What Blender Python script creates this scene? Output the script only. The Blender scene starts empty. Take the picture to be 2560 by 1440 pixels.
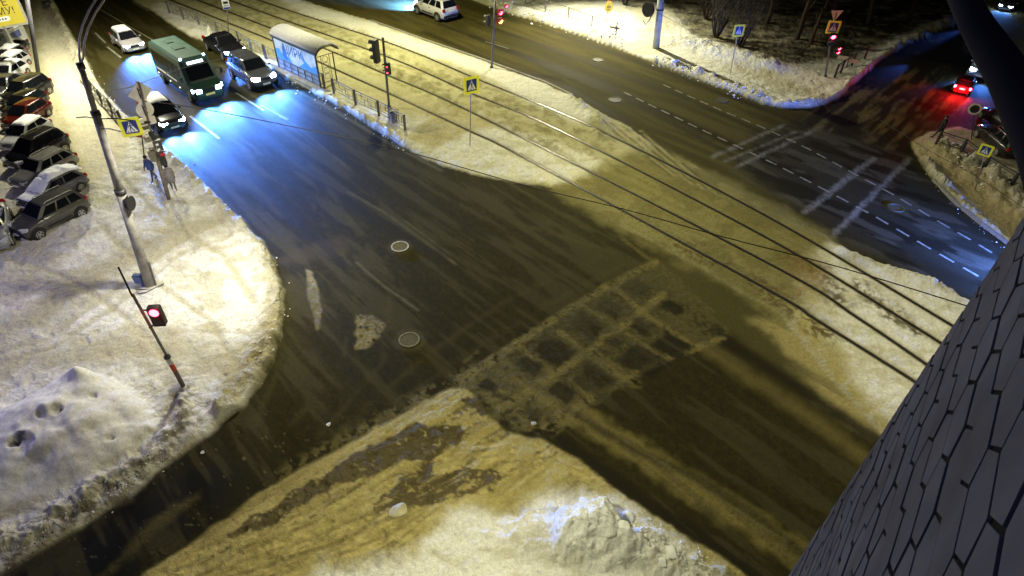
import bpy, bmesh, math, random
import numpy as np
from mathutils import Vector, Matrix
random.seed(7); rng = np.random.default_rng(7)
PI = math.pi
SC = bpy.context.scene

# ------------------------------------------------------------------ camera
CF, CP, CR, CH = 1.22, 0.70, 0.03, 16.8           # focal (half widths), pitch down, roll, height in metres
c_, s_ = math.cos(CP), math.sin(CP); cr, sr = math.cos(CR), math.sin(CR)
R0 = np.array([[1, 0, 0], [0, -s_, -c_], [0, c_, -s_]])
RC = np.array([[cr, -sr, 0], [sr, cr, 0], [0, 0, 1]]) @ R0        # rows: camera right, down, forward in the world
cam = bpy.data.objects.new('camera', bpy.data.cameras.new('camera')); SC.collection.objects.link(cam)
cam.data.sensor_width = 36; cam.data.lens = CF * 18; cam.data.clip_end = 3000; cam.data.clip_start = 0.05
cam.matrix_world = Matrix(((RC[0][0], -RC[1][0], -RC[2][0], 0), (RC[0][1], -RC[1][1], -RC[2][1], 0),
                           (RC[0][2], -RC[1][2], -RC[2][2], CH), (0, 0, 0, 1)))
SC.camera = cam
CAM = np.array([0, 0, CH])

def rays(p):
    p = np.atleast_2d(np.array(p, float)); u = (p - [1280, 720]) / 1280
    return np.c_[u / CF, np.ones(len(u))] @ RC
def G(px, py, z=0.0):
    """world point on the level z seen at photo position (px, py)"""
    d = rays([(px, py)])[0]; t = (z - CH) / d[2]; q = CAM + d * t
    return Vector((q[0], q[1], z))
def GP(pts, z=0.0): return [G(a, b, z) for a, b in pts]
def above(base, px, py):
    """point over BASE (nearly) that shows at (px, py)"""
    d = rays([(px, py)])[0]; dx = d[:2]; b = np.array(base[:2])
    t = (b @ dx) / (dx @ dx); q = CAM + d * t
    return Vector(q)
def near(px, py, dist):
    d = rays([(px, py)])[0]; d = d / np.linalg.norm(d); return Vector(CAM + d * dist)

# ------------------------------------------------------------------ world and lamps
W = bpy.data.worlds.new('World'); SC.world = W; W.use_nodes = True
nt = W.node_tree; bg = nt.nodes['Background']
sky = nt.nodes.new('ShaderNodeTexSky'); sky.sky_type = 'NISHITA'; sky.sun_disc = False
sky.sun_elevation = math.radians(-7); sky.sun_rotation = math.radians(200)
nt.links.new(sky.outputs[0], bg.inputs[0]); bg.inputs[1].default_value = .9
SC.view_settings.view_transform = 'Standard'; SC.view_settings.look = 'None'
SC.view_settings.exposure = 0.0; SC.view_settings.gamma = 1.0
WARM = (1.0, 0.92, 0.62)
def lamp(name, loc, power, col=WARM, size=0.5, aim=None, spread=PI):
    l = bpy.data.lights.new(name, 'AREA'); l.shape = 'DISK'; l.size = size; l.energy = power; l.color = col
    l.spread = spread
    o = bpy.data.objects.new(name, l); SC.collection.objects.link(o); o.location = loc
    d = (Vector(aim) - Vector(loc)) if aim is not None else Vector((0, 0, -1))
    o.rotation_euler = d.to_track_quat('-Z', 'Y').to_euler(); return o
def over(px, py, h): p = G(px, py); return Vector((p.x, p.y, h))
# street lighting of the crossing (lamp heads stand above the frame of the photograph)
lamp('street_light_island', over(600, 700, 7), 900, (1, .94, .70))
lamp('street_light_left', over(290, 180, 10), 4200, (1, .94, .68), aim=G(250, 260))
lamp('street_light_stop', over(980, 130, 12), 3300, (1, .95, .52))
lamp('street_light_far', over(1410, 20, 10), 3100, (1, .95, .64), aim=G(1560, 120), spread=1.95)
lamp('street_light_tram', over(1480, 470, 11), 900, (1, .93, .42))
lamp('street_light_corner', over(2420, 960, 13), 1250, (1, .93, .6), aim=G(2200, 900))
lamp('street_light_front', over(1180, 1500, 8), 600, (1, .94, .58))
lamp('violet_fill_parking', over(-420, 860, 10), 800, (.50, .48, 1.0), aim=G(0, 950))  # added violet fill tinting the bottom left snow, in place of skylight

def beam(px, py, z, aim, e, col=(.08, .20, 1.0), ang=80):      # headlights of unseen cars, outside the frame or in the dark side street
    l = bpy.data.lights.new('headlight_beam', 'SPOT'); l.energy = e; l.color = col; l.spot_size = math.radians(ang); l.spot_blend = 1; l.shadow_soft_size = .1
    o = bpy.data.objects.new('headlight_beam', l); SC.collection.objects.link(o); o.location = G(px, py) + Vector((0, 0, z)); o.rotation_euler = (G(*aim) - o.location).to_track_quat('-Z', 'Y').to_euler()
beam(2720, 800, 1.0, (2440, 640), 42000, ang=60); beam(2680, 850, 1.0, (2400, 690), 16000, ang=50)
beam(2450, 60, .6, (2230, 132), 2600, ang=16); beam(2300, 150, .6, (2120, 215), 1200, ang=30)
# ------------------------------------------------------------------ helpers
MATS = {}
def mat(name, col, rough=.6, metal=0.0, emit=None, estr=0.0, noise=0.0, nscale=8, bump=0.0, coat=0.0, trans=0.0):
    if name in MATS: return MATS[name]
    m = bpy.data.materials.new(name); m.use_nodes = True; n = m.node_tree.nodes; L = m.node_tree.links
    b = n['Principled BSDF']; b.inputs['Base Color'].default_value = (*col, 1); b.inputs['Roughness'].default_value = rough
    b.inputs['Metallic'].default_value = metal
    if coat: b.inputs['Coat Weight'].default_value = coat; b.inputs['Coat Roughness'].default_value = .08
    if trans: b.inputs['Transmission Weight'].default_value = trans
    if emit: b.inputs['Emission Color'].default_value = (*emit, 1); b.inputs['Emission Strength'].default_value = estr
    if noise or bump:
        tc = n.new('ShaderNodeTexCoord'); nz = n.new('ShaderNodeTexNoise'); nz.inputs['Scale'].default_value = nscale
        nz.inputs['Detail'].default_value = 6; L.new(tc.outputs['Object'], nz.inputs['Vector'])
        if noise:
            mx = n.new('ShaderNodeMix'); mx.data_type = 'RGBA'; mx.blend_type = 'MULTIPLY'; mx.inputs[0].default_value = 1
            cr_ = n.new('ShaderNodeMapRange'); cr_.inputs[1].default_value = .3; cr_.inputs[2].default_value = .7
            cr_.inputs[3].default_value = 1 - noise; cr_.inputs[4].default_value = 1 + noise * .5
            L.new(nz.outputs[0], cr_.inputs[0]); cb = n.new('ShaderNodeCombineColor')
            for i in range(3): L.new(cr_.outputs[0], cb.inputs[i])
            mx.inputs[6].default_value = (*col, 1); L.new(cb.outputs[0], mx.inputs[7]); L.new(mx.outputs[2], b.inputs['Base Color'])
        if bump:
            bp = n.new('ShaderNodeBump'); bp.inputs['Strength'].default_value = bump; bp.inputs['Distance'].default_value = .05
            L.new(nz.outputs[0], bp.inputs['Height']); L.new(bp.outputs[0], b.inputs['Normal'])
    MATS[name] = m; return m
STEEL = mat('galvanised steel', (.33, .33, .32), .5, .3, noise=.35, nscale=5)
DSTEEL = mat('dark painted steel', (.05, .05, .055), .5, .2, noise=.3)
POLE = mat('weathered grey pole', (.30, .29, .29), .6, noise=.4, nscale=4)
GREYP = mat('grey fence paint', (.14, .14, .16), .5, noise=.3)
SIGNBACK = mat('bare sign back', (.75, .72, .66), .5, .2, noise=.2, nscale=3)
YELLOW = mat('fluorescent yellow sheeting', (.85, .85, .06), .5, emit=(.9, .9, .05), estr=0.0)
BLUE = mat('sign blue', (.01, .03, .22), .5)
WHITE = mat('sign white', (.8, .8, .8), .5)
BLACKM = mat('black plastic', (.012, .012, .013), .5)
RUBBER = mat('tyre rubber', (.012, .012, .012), .8)
RIM = mat('alloy rim', (.45, .45, .44), .35, .6)
GLASS = mat('dark car glass', (.006, .007, .010), .06, 0, coat=.6)
SNOW = mat('fresh snow', (.74, .76, .78), .75, noise=.12, nscale=3, bump=.5)
REDLIT = mat('lit red lens', (.5, .01, .02), .4, emit=(1.0, .06, .12), estr=14)
REDDIM = mat('dim red lens', (.5, .02, .02), .3, emit=(1, .05, .05), estr=5)
REDLAMP = mat('red lamp plastic', (.35, .01, .01), .2)
BRAKE = mat('glowing brake lamp', (.5, .01, .02), .4, emit=(1.0, .05, .10), estr=30)
HEADON = mat('lit headlamp', (.8, .85, 1), .3, emit=(.62, .86, 1.0), estr=60)
HEADOFF = mat('headlamp off', (.5, .52, .55), .12, .3)
YELLIT = mat('lit yellow lens', (.6, .5, .02), .4, emit=(1, .85, .1), estr=8)
DARKGLASSLIT = mat('unlit lens', (.02, .03, .02), .3)

def link(o, parent=None):
    SC.collection.objects.link(o)
    if parent is not None: o.parent = parent
    return o
def tag(o, label=None, cat=None, group=None, kind=None):
    if label: o['label'] = label
    if cat: o['category'] = cat
    if group: o['group'] = group
    if kind: o['kind'] = kind
    return o
def empty(name, loc=(0, 0, 0), rz=0.0, s=1.0):
    o = bpy.data.objects.new(name, None); o.empty_display_size = .3; link(o)
    o.location = loc; o.rotation_euler = (0, 0, rz); o.scale = (s, s, s); return o
class MB:
    def __init__(s): s.v = []; s.f = []
    def add(s, vs, fs):
        k = len(s.v); s.v += [tuple(v) for v in vs]; s.f += [tuple(i + k for i in f) for f in fs]; return s
    def box(s, c, d, M=None):
        x, y, z = d[0] / 2, d[1] / 2, d[2] / 2
        vs = [Vector((a * x, b * y, e * z)) for a in (-1, 1) for b in (-1, 1) for e in (-1, 1)]
        if M is not None: vs = [M @ v for v in vs]
        vs = [v + Vector(c) for v in vs]
        return s.add(vs, [(0, 1, 3, 2), (4, 6, 7, 5), (0, 4, 5, 1), (2, 3, 7, 6), (0, 2, 6, 4), (1, 5, 7, 3)])
    def tube(s, pts, r, n=8, cap=True):
        pts = [Vector(p) for p in pts]; rs = r if isinstance(r, (list, tuple)) else [r] * len(pts)
        rings = []; up = None
        for i, p in enumerate(pts):
            t = (pts[min(i + 1, len(pts) - 1)] - pts[max(i - 1, 0)]).normalized()
            if up is None: up = Vector((0, 0, 1)) if abs(t.z) < .9 else Vector((1, 0, 0))
            a = t.cross(up).normalized(); b = a.cross(t).normalized(); up = b
            rings.append([p + (a * math.cos(2 * PI * j / n) + b * math.sin(2 * PI * j / n)) * rs[i] for j in range(n)])
        vs = [v for rg in rings for v in rg]
        fs = [(i * n + j, i * n + (j + 1) % n, (i + 1) * n + (j + 1) % n, (i + 1) * n + j) for i in range(len(pts) - 1) for j in range(n)]
        if cap: fs += [tuple(range(n))[::-1], tuple((len(pts) - 1) * n + j for j in range(n))]
        return s.add(vs, fs)
    def bar(s, a, b, w, h):
        a, b = Vector(a), Vector(b); t = (b - a).normalized(); up = Vector((0, 0, 1)) if abs(t.z) < .9 else Vector((1, 0, 0))
        x = t.cross(up).normalized() * w / 2; y = x.cross(t).normalized() * h / 2
        return s.add([a - x - y, a + x - y, a + x + y, a - x + y, b - x - y, b + x - y, b + x + y, b - x + y],
                     [(0, 3, 2, 1), (4, 5, 6, 7), (0, 1, 5, 4), (1, 2, 6, 5), (2, 3, 7, 6), (3, 0, 4, 7)])
    def loft(s, rings, cap=True):
        n = len(rings[0]); vs = [v for r in rings for v in r]
        fs = [(i * n + j, (i + 1) * n + j, (i + 1) * n + (j + 1) % n, i * n + (j + 1) % n) for i in range(len(rings) - 1) for j in range(n)]
        if cap: fs += [tuple(range(n)), tuple((len(rings) - 1) * n + j for j in range(n))[::-1]]
        return s.add(vs, fs)
    def prism(s, poly, a, b):
        """poly: list of (u, v) ; a, b: functions mapping (u, v) to front/back points"""
        n = len(poly); vs = [a(*p) for p in poly] + [b(*p) for p in poly]
        return s.add(vs, [tuple(range(n)), tuple(range(n, 2 * n))[::-1]] + [(i, n + i, n + (i + 1) % n, (i + 1) % n) for i in range(n)])
    def build(s, name, m, parent=None, smooth=False, bevel=0, sub=0):
        me = bpy.data.meshes.new(name); me.from_pydata(s.v, [], s.f); me.validate()
        bm = bmesh.new(); bm.from_mesh(me); bmesh.ops.recalc_face_normals(bm, faces=bm.faces)
        if bevel: bmesh.ops.bevel(bm, geom=bm.edges[:], offset=bevel, segments=2, affect='EDGES')
        bm.to_mesh(me); bm.free()
        me.materials.append(m)
        if smooth: me.polygons.foreach_set('use_smooth', [True] * len(me.polygons))
        o = bpy.data.objects.new(name, me); link(o, parent)
        if sub: md = o.modifiers.new('s', 'SUBSURF'); md.levels = sub; md.render_levels = sub
        return o
def bez(a, b, c, n=12): return [a * (1 - t) ** 2 + b * 2 * t * (1 - t) + c * t * t for t in [i / n for i in range(n + 1)]]

# ------------------------------------------------------------------ noise and masks for the winter ground
def _h(ix, iy, seed):
    n = (ix.astype(np.int64) * 374761393 + iy.astype(np.int64) * 668265263 + seed * 974711) & 0x7fffffff
    n = ((n ^ (n >> 13)) * 1274126177) & 0x7fffffff; return ((n ^ (n >> 16)) & 0xffff) / 65535.0
def vn(x, y, seed=0):
    x0 = np.floor(x); y0 = np.floor(y); fx = x - x0; fy = y - y0; fx = fx * fx * (3 - 2 * fx); fy = fy * fy * (3 - 2 * fy)
    a = _h(x0, y0, seed); b = _h(x0 + 1, y0, seed); c = _h(x0, y0 + 1, seed); d = _h(x0 + 1, y0 + 1, seed)
    return (a * (1 - fx) + b * fx) * (1 - fy) + (c * (1 - fx) + d * fx) * fy
def fbm(x, y, seed=0, o=4):
    s = 0; a = .5; t = 0
    for i in range(o): s = s + a * vn(x * 2 ** i, y * 2 ** i, seed + i * 17); t += a; a *= .55
    return s / t
def sstep(a, b, x): t = np.clip((x - a) / (b - a), 0, 1); return t * t * (3 - 2 * t)

STEP = 4.0
gx = np.arange(-420, 2900, STEP); gy = np.concatenate([np.arange(-330, 20, 3.0), np.arange(20, 1720, STEP)])
PXg, PYg = np.meshgrid(gx, gy); ny, nx = PXg.shape
dd = rays(np.c_[PXg.ravel(), PYg.ravel()]); tt = -CH / dd[:, 2]
X = (dd[:, 0] * tt); Y = (dd[:, 1] * tt)
N = len(X)
def wpoly(pts): return np.array([[v.x, v.y] for v in GP(pts)])
def seg_dist(P, a, b):
    ab = b - a; t = np.clip(((P[:, 0] - a[0]) * ab[0] + (P[:, 1] - a[1]) * ab[1]) / (ab @ ab + 1e-12), 0, 1)
    return np.hypot(P[:, 0] - a[0] - t * ab[0], P[:, 1] - a[1] - t * ab[1]), t
PT = np.c_[X, Y]
def sdf(pts, pad=4.0, closed=True):
    w = wpoly(pts); pad = float(pad); out = np.full(N, -pad if closed else pad)
    lo = w.min(0) - pad; hi = w.max(0) + pad
    k = np.where((X > lo[0]) & (X < hi[0]) & (Y > lo[1]) & (Y < hi[1]))[0]; P = PT[k]; d = np.full(len(k), pad)
    m = len(w)
    for i in range(m if closed else m - 1): d = np.minimum(d, seg_dist(P, w[i], w[(i + 1) % m])[0])
    if closed:
        ins = np.zeros(len(k), bool)
        for i in range(m):
            a, b = w[i], w[(i + 1) % m]
            if a[1] == b[1]: continue
            c = ((a[1] > P[:, 1]) != (b[1] > P[:, 1])) & (P[:, 0] < (b[0] - a[0]) * (P[:, 1] - a[1]) / (b[1] - a[1]) + a[0]); ins ^= c
        d = np.where(ins, d, -d)
    out[k] = d; return out
def mask(pts, soft=.15, wob=.3, ws=1.2, seed=0):
    s = sdf(pts) + wob * (fbm(X * ws, Y * ws, seed + 5, 4) - .5) * 2; return sstep(-soft, soft, s)
def stroke(pts, w, soft=.1, wob=.15, ws=2.0, seed=0):
    d = sdf(pts, 4.0, False) + wob * (fbm(X * ws, Y * ws, seed + 9, 3) - .5) * 2; return 1 - sstep(w / 2 - soft, w / 2 + soft, d)

NEAR = [(90, -60), (130, 0), (165, 60), (215, 150), (250, 220), (300, 280), (345, 320), (400, 360), (440, 395), (500, 450), (560, 510), (610, 560), (650, 600),
        (680, 650), (700, 700), (708, 760), (700, 830), (680, 900), (650, 960), (600, 1020), (540, 1070), (490, 1105), (420, 1160), (330, 1235), (200, 1320), (60, 1400), (-150, 1560),
        (200, 1560), (354, 1440), (471, 1363), (544, 1307), (700, 1205), (775, 1162), (842, 1125), (940, 1069), (1022, 1024), (1124, 971), (1161, 967), (1225, 1040), (1262, 1082),
        (1350, 1098), (1431, 1139), (1540, 1226), (1621, 1275), (1702, 1334), (1784, 1383), (1870, 1440), (2050, 1580), (2800, 1580), (2500, 1250), (2300, 1170),
        (2222, 1105), (2150, 1030), (2080, 950), (2000, 850), (1950, 786), (1859, 737), (1771, 684), (1700, 642), (1620, 600), (1560, 570), (1500, 530), (1450, 500), (1400, 476), (1350, 463),
        (1260, 452), (1180, 436), (1110, 415), (1060, 395), (1000, 362), (952, 332), (894, 292), (836, 258), (758, 216), (680, 180), (600, 133), (475, 90), (440, 68), (385, 30), (330, 0), (230, -60), (100, -140), (0, -140)]
FAR = [(600, -80), (700, -25), (753, 0), (928, 53), (1067, 103), (1200, 148), (1282, 178), (1364, 208), (1432, 241), (1490, 275), (1550, 306), (1620, 350), (1700, 395), (1800, 450), (1900, 505), (1956, 530),
       (2073, 595), (2094, 609), (2143, 640), (2212, 665), (2282, 685), (2351, 717), (2403, 748), (2445, 776), (2560, 850), (2800, 1000), (2800, 800), (2640, 700), (2535, 623), (2455, 564), (2386, 508), (2334, 453), (2289, 387),
       (2278, 355), (2320, 330), (2400, 318), (2440, 330), (2520, 350), (2560, 250), (2470, 130), (2440, 60), (2400, 30), (2380, 68), (2330, 85), (2270, 110), (2200, 150), (2150, 195), (2099, 242), (2060, 262), (2021, 269),
       (1962, 270), (1904, 260), (1845, 234), (1777, 211), (1699, 180), (1650, 162), (1596, 141), (1540, 120), (1465, 94), (1390, 68), (1334, 51), (1259, 30), (1180, 0), (1100, -30), (900, -90)]
CROSS = [(1380, 478), (1500, 420), (1640, 360), (1960, 520), (2085, 600), (2010, 640), (1990, 760), (1960, 800), (1860, 745), (1620, 610), (1500, 545)]
# direction of the tram street
q0, q1 = G(1178, 280), G(1900, 647); DR = (q1 - q0).normalized(); al = X * DR.x + Y * DR.y; ac = -X * DR.y + Y * DR.x
sN = sdf(NEAR, 5); sF = sdf(FAR, 5)
edge_n = (fbm(X * 1.5, Y * 1.5, 3, 4) - .5)
sA = np.maximum(sN, sF) + edge_n * .30
asph = sstep(-.10, .12, sA)
col = np.zeros((N, 3)); hgt = np.zeros(N); lump = np.zeros(N); rough = np.full(N, .8)
def C(*c): return np.array(c, float)
def paint(m, c, k=1.0, r=None, lp=None):
    global rough, lump
    m = (m * k); col[:] = col * (1 - m[:, None]) + np.asarray(c) * m[:, None]
    if r is not None: rough = rough * (1 - m) + r * m
    if lp is not None: lump = lump * (1 - m) + lp * m
# --- packed snow over everything
f1 = fbm(X * .35, Y * .35, 11, 5); f2 = fbm(X * 2.2, Y * 2.2, 21, 4); f3 = fbm(X * 6, Y * 6, 31, 3)
fs = fbm(al * .25, ac * 2.2, 41, 4); fs2 = fbm(al * .6, ac * 6, 51, 3)
PACK = C(.42, .40, .24); SAND = C(.34, .28, .12); CLEAN = C(.74, .74, .72); ASP = C(.026, .0225, .005); DARK = C(.020, .018, .010)
col[:] = PACK; lump[:] = .35
paint(sstep(.45, .7, f1) * .6, C(.40, .36, .21)); paint(sstep(.5, .75, f2) * .35, C(.30, .27, .17))
# clean snow fields
ISL = [(-420, 230), (-20, 230), (60, 640), (240, 470), (330, 330), (400, 370), (500, 450), (610, 560), (680, 650), (706, 760), (680, 900), (600, 1020), (490, 1105), (330, 1235), (0, 1420), (-420, 1640)]
LEFTWALK = [(90, 0), (130, 0), (215, 150), (300, 280), (345, 320), (300, 420), (230, 470), (170, 300), (110, 150)]
UPR = [(1100, -60), (1180, -5), (1334, 48), (1540, 118), (1700, 180), (1845, 234), (1962, 270), (2060, 262), (2150, 200), (2270, 110), (2380, 60), (2400, -60)]
MEDL = [(385, 28), (475, 88), (600, 130), (758, 214), (894, 290), (1000, 360), (1110, 413), (1260, 450), (1380, 455), (1500, 430), (1520, 400), (1300, 330), (1180, 270), (1000, 305), (830, 240), (600, 110), (400, 0)]
MEDU = [(700, -10), (928, 58), (1067, 108), (1200, 150), (1282, 182), (1364, 212), (1432, 245), (1480, 290), (1470, 310), (1400, 300), (1250, 210), (1100, 150), (900, 80), (720, 20)]
RSN = [(2080, 610), (2212, 672), (2351, 722), (2445, 780), (2600, 900), (2500, 1200), (2300, 1160), (2200, 1060), (2130, 950), (2080, 850), (2050, 760)]
BOTS = [(700, 1560), (820, 1430), (960, 1390), (1060, 1350), (1130, 1290), (1300, 1250), (1440, 1235), (1560, 1250), (1650, 1320), (1760, 1400), (1900, 1500), (2000, 1600)]
RCOR = [(2289, 387), (2334, 453), (2455, 564), (2535, 623), (2640, 700), (2800, 700), (2800, 380), (2560, 420), (2450, 370), (2320, 340)]
for P_, k in ((ISL, .95), (UPR, .85), (MEDL, .75), (MEDU, .75), (RSN, .8), (BOTS, .9), (RCOR, .45)):
    paint(mask(P_, .5, .7, .8), CLEAN, k, .8, .62)
paint(mask(LEFTWALK, .3, .4), C(.62, .59, .47), .8, .8, .4)
# footpaths worn in the clean snow
paint(stroke([(-100, 880), (80, 800), (330, 640), (480, 570), (600, 540)], 2.0, .9, .6), C(.30, .27, .17), .8, .8, .5)
paint(stroke([(-100, 930), (100, 900), (300, 870), (480, 880), (620, 930)], 1.6, .8, .6), C(.34, .31, .20), .75, .8, .4)
paint(stroke([(560, 1000), (640, 900), (690, 780)], .9, .5, .4), C(.34, .29, .12), .85, .8, .9)
paint(stroke([(1660, 170), (1800, 205), (1900, 240)], 1.0, .4, .3), C(.5, .46, .32), .5)
paint(stroke([(1600, 10), (1640, 60), (1620, 125), (1500, 110)], 3.0, .8, .5), C(.52, .48, .36), .7)
paint(stroke([(2560, 590), (2440, 480), (2340, 400), (2300, 370)], 2.0, .4, .3), C(.40, .33, .19), .9)
paint(stroke([(1850, 170), (1960, 215), (2040, 245)], 1.8, .6, .4), C(.50, .46, .34), .7)
paint(stroke([(0, 700), (20, 500), (10, 350), (-20, 200), (-60, 60)], 5.0, 1.2, .8), C(.36, .33, .26), .7, .8, .7)
# undergrowth and trodden old snow in the park, unlit dark painted into the colour
PARK = [(1560, -60), (1660, 10), (1740, 96), (1830, 128), (1900, 160), (1960, 170), (2060, 150), (2110, 150), (2200, 110), (2380, 40), (2400, -80)]
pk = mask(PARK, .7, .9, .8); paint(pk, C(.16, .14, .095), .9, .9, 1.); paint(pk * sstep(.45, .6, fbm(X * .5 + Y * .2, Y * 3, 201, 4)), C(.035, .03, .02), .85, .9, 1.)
paint(sstep(1900, 2150, PXg.ravel()) * pk, C(.02, .018, .014), .8)  # painted shade: park colour falls to near black on the right
for pts in ([(-60, 905), (120, 850), (300, 720), (440, 610), (560, 555)], [(-60, 935), (130, 875), (320, 745), (460, 632), (600, 585)], [(0, 640), (150, 690), (300, 780), (420, 900)], [(300, 440), (420, 560), (560, 640), (640, 760)], [(250, 560), (380, 700), (520, 800), (600, 930)], [(340, 330), (380, 440), (430, 560)]):
    t_ = stroke(pts, .26, .10, .10, 3); paint(t_, C(.40, .37, .25), .6); hgt -= t_ * .05
isl = mask(ISL, .5, .5); paint(isl * sstep(.52, .66, fbm(X * .8 + Y * .3, Y * 1.6, 301, 4)), C(.46, .43, .32), .55); paint(isl * sstep(.60, .70, fbm(X * 2.5, Y * 2.5, 302, 3)), C(.40, .36, .24), .45)
for P_ in (BOTS, RSN, UPR, MEDL): paint(mask(P_, .6, .5) * sstep(.52, .66, fbm(X * .9 + Y * .4, Y * 1.9, 303, 4)), C(.42, .39, .25), .5)
# sandy wedge at the near kerb
WEDGE = [(1161, 967), (1225, 1040), (1262, 1082), (1350, 1098), (1431, 1139), (1540, 1226), (1702, 1334), (1870, 1440), (2050, 1580), (200, 1580), (354, 1440), (471, 1363), (544, 1307), (700, 1205), (842, 1125), (1022, 1024)]
mw = sstep(-.15, .1, sdf(WEDGE) + .35) * (1 - mask(BOTS, .5, .7, .8))
wd0, wd1 = G(700, 1300), G(1150, 1010); WD = (wd1 - wd0).normalized(); wal = X * WD.x + Y * WD.y; wac = -X * WD.y + Y * WD.x
fw = fbm(wal * .5, wac * 4.5, 61, 4)
paint(mw, C(.37, .31, .115), .94, .8, .6); paint(mw * sstep(.50, .66, fw), C(.22, .18, .07), .6); paint(mw * sstep(.54, .66, fbm(wal * .8, wac * 9, 66, 3)), C(.50, .44, .20), .5)
paint(mw * sstep(.60, .72, fbm(wal * .35, wac * 6, 68, 4)) * sstep(.4, .55, f3), C(.10, .08, .04), .8)
for P_ in ([(876, 1144), (1037, 1061), (1112, 1065), (1172, 1087), (1124, 1117), (1075, 1147), (1000, 1162), (925, 1192), (812, 1237), (700, 1301), (600, 1350), (560, 1350), (640, 1290), (700, 1260), (775, 1204)],
           [(917, 1286), (970, 1219), (1056, 1162), (1086, 1162), (1075, 1192), (1150, 1177), (1225, 1174), (1270, 1192), (1225, 1230), (1112, 1256), (1022, 1275)],
           [(1160, 1000), (1200, 990), (1240, 1030), (1200, 1035)]):
    paint(mask(P_, .05, .28, 2.5) * sstep(.25, .45, f3 + .12), C(.085, .068, .035), .9, .7, 1.0)
# --- asphalt
a0 = asph.copy()
acol = ASP * (0.75 + .5 * fs[:, None]) * (0.6 + .55 * f3[:, None] + .5 * vn(X * 16, Y * 16, 35)[:, None] ** 2)
col[:] = col * (1 - a0[:, None]) + acol * a0[:, None]; rough = rough * (1 - a0) + (.70 + .15 * fs2) * a0; lump = lump * (1 - a0) + .03 * a0
def apaint(m, c, k=1.0, r=None, lp=None): paint(m * a0, np.asarray(c) * [.66, .64, .48], k, None if r is None else .5 + r * .45, lp)
TAN = C(.17, .145, .065); TANL = C(.27, .23, .10)
farm = sstep(-.2, .3, sF); nearm = sstep(-.2, .3, sN)
# dust on the far carriageway, streaked along the traffic
apaint(farm * sstep(2100, 1850, PXg.ravel()) * (.45 + .55 * sstep(.35, .65, fs)), C(.125, .108, .042), .85, .8)
for k, yy in enumerate(range(0, 5)): pass
for pts, w in (([(1200, 60), (1420, 135), (1700, 240), (1950, 350), (2200, 480), (2480, 640)], .55), ([(1180, 90), (1400, 170), (1650, 275), (1900, 395), (2150, 540), (2420, 720)], .5),
               ([(1100, 60), (1300, 140), (1530, 230), (1760, 350), (1950, 450)], .5), ([(1060, 80), (1250, 160), (1420, 220), (1560, 300)], .6), ([(1260, 40), (1500, 120), (1760, 215), (2000, 310), (2200, 430)], .55), ([(1240, 120), (1480, 195), (1700, 300), (1950, 420), (2250, 610), (2400, 715)], .5)):
    apaint(stroke(pts, w, .3, .15), DARK * 1.5, .75, .4)
# cross traffic band dark at the right
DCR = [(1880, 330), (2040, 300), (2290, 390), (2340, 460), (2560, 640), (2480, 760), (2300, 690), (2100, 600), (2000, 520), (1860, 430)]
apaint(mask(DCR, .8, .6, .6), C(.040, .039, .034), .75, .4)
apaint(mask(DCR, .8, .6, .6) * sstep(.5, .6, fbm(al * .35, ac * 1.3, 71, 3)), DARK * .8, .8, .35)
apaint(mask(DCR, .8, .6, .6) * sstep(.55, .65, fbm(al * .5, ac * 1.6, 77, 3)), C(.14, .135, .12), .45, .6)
for pts, w in (([(1780, 393), (1960, 312)], .26), ([(1840, 418), (2060, 314)], .24), ([(1810, 405), (1990, 330)], .14), ([(2010, 532), (2185, 395)], .32), ([(2080, 590), (2275, 395)], .26)):
    apaint(stroke(pts, w, .10, .12, 3) * (.35 + .65 * sstep(.34, .56, f3 * .6 + fbm(X * 9, Y * 9, 78, 2) * .4)), C(.24, .24, .26), .9, .7)
# side street: ruts in old snow, the street's darkness painted into the colour
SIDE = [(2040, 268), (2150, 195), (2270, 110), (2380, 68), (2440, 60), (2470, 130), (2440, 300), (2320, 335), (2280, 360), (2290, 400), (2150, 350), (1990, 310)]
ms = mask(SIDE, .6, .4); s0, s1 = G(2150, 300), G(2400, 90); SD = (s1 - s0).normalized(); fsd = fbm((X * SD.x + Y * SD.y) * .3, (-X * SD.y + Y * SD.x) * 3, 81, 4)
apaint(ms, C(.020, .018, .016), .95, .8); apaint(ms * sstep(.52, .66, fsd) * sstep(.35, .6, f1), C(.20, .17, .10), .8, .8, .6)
# near crossing: dusty asphalt towards the tram bed
DUST = [(1640, 640), (1720, 655), (1859, 740), (1950, 790), (2060, 900), (2222, 1108), (2130, 1060), (1990, 965), (1830, 850), (1700, 760), (1580, 690)]
apaint(mask(DUST, .7, .5), C(.105, .095, .045), .9, .65); 
SANDR = [(1950, 786), (2010, 800), (2100, 900), (2180, 1000), (2260, 1100), (2222, 1125), (2125, 1050), (2030, 960), (1960, 880), (1880, 800)]
paint(mask(SANDR, .5, .5), C(.34, .29, .12), .85, .75, .5)
apaint(stroke([(1680, 800), (1780, 880), (1900, 960), (2050, 1060), (2190, 1165)], .65, .35, .2), C(.20, .165, .075), .75, .6)
apaint(stroke([(1640, 740), (1730, 790), (1830, 860), (1960, 945), (2100, 1040), (2240, 1130)], .6, .25, .12), DARK, .9, .35)
apaint(stroke([(1360, 960), (1450, 1040), (1560, 1110), (1750, 1225), (1880, 1310), (2010, 1400)], .95, .25, .25), C(.28, .235, .09), .9, .75, .5)
apaint(stroke([(1290, 1050), (1400, 1110), (1500, 1180), (1620, 1270), (1760, 1350), (1960, 1480)], .75, .2, .12), DARK, .92, .4)
apaint(stroke([(1360, 985), (1480, 1062), (1600, 1130), (1750, 1200), (1900, 1300), (2050, 1420)], .35, .15, .1), DARK, .7, .4)
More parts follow.
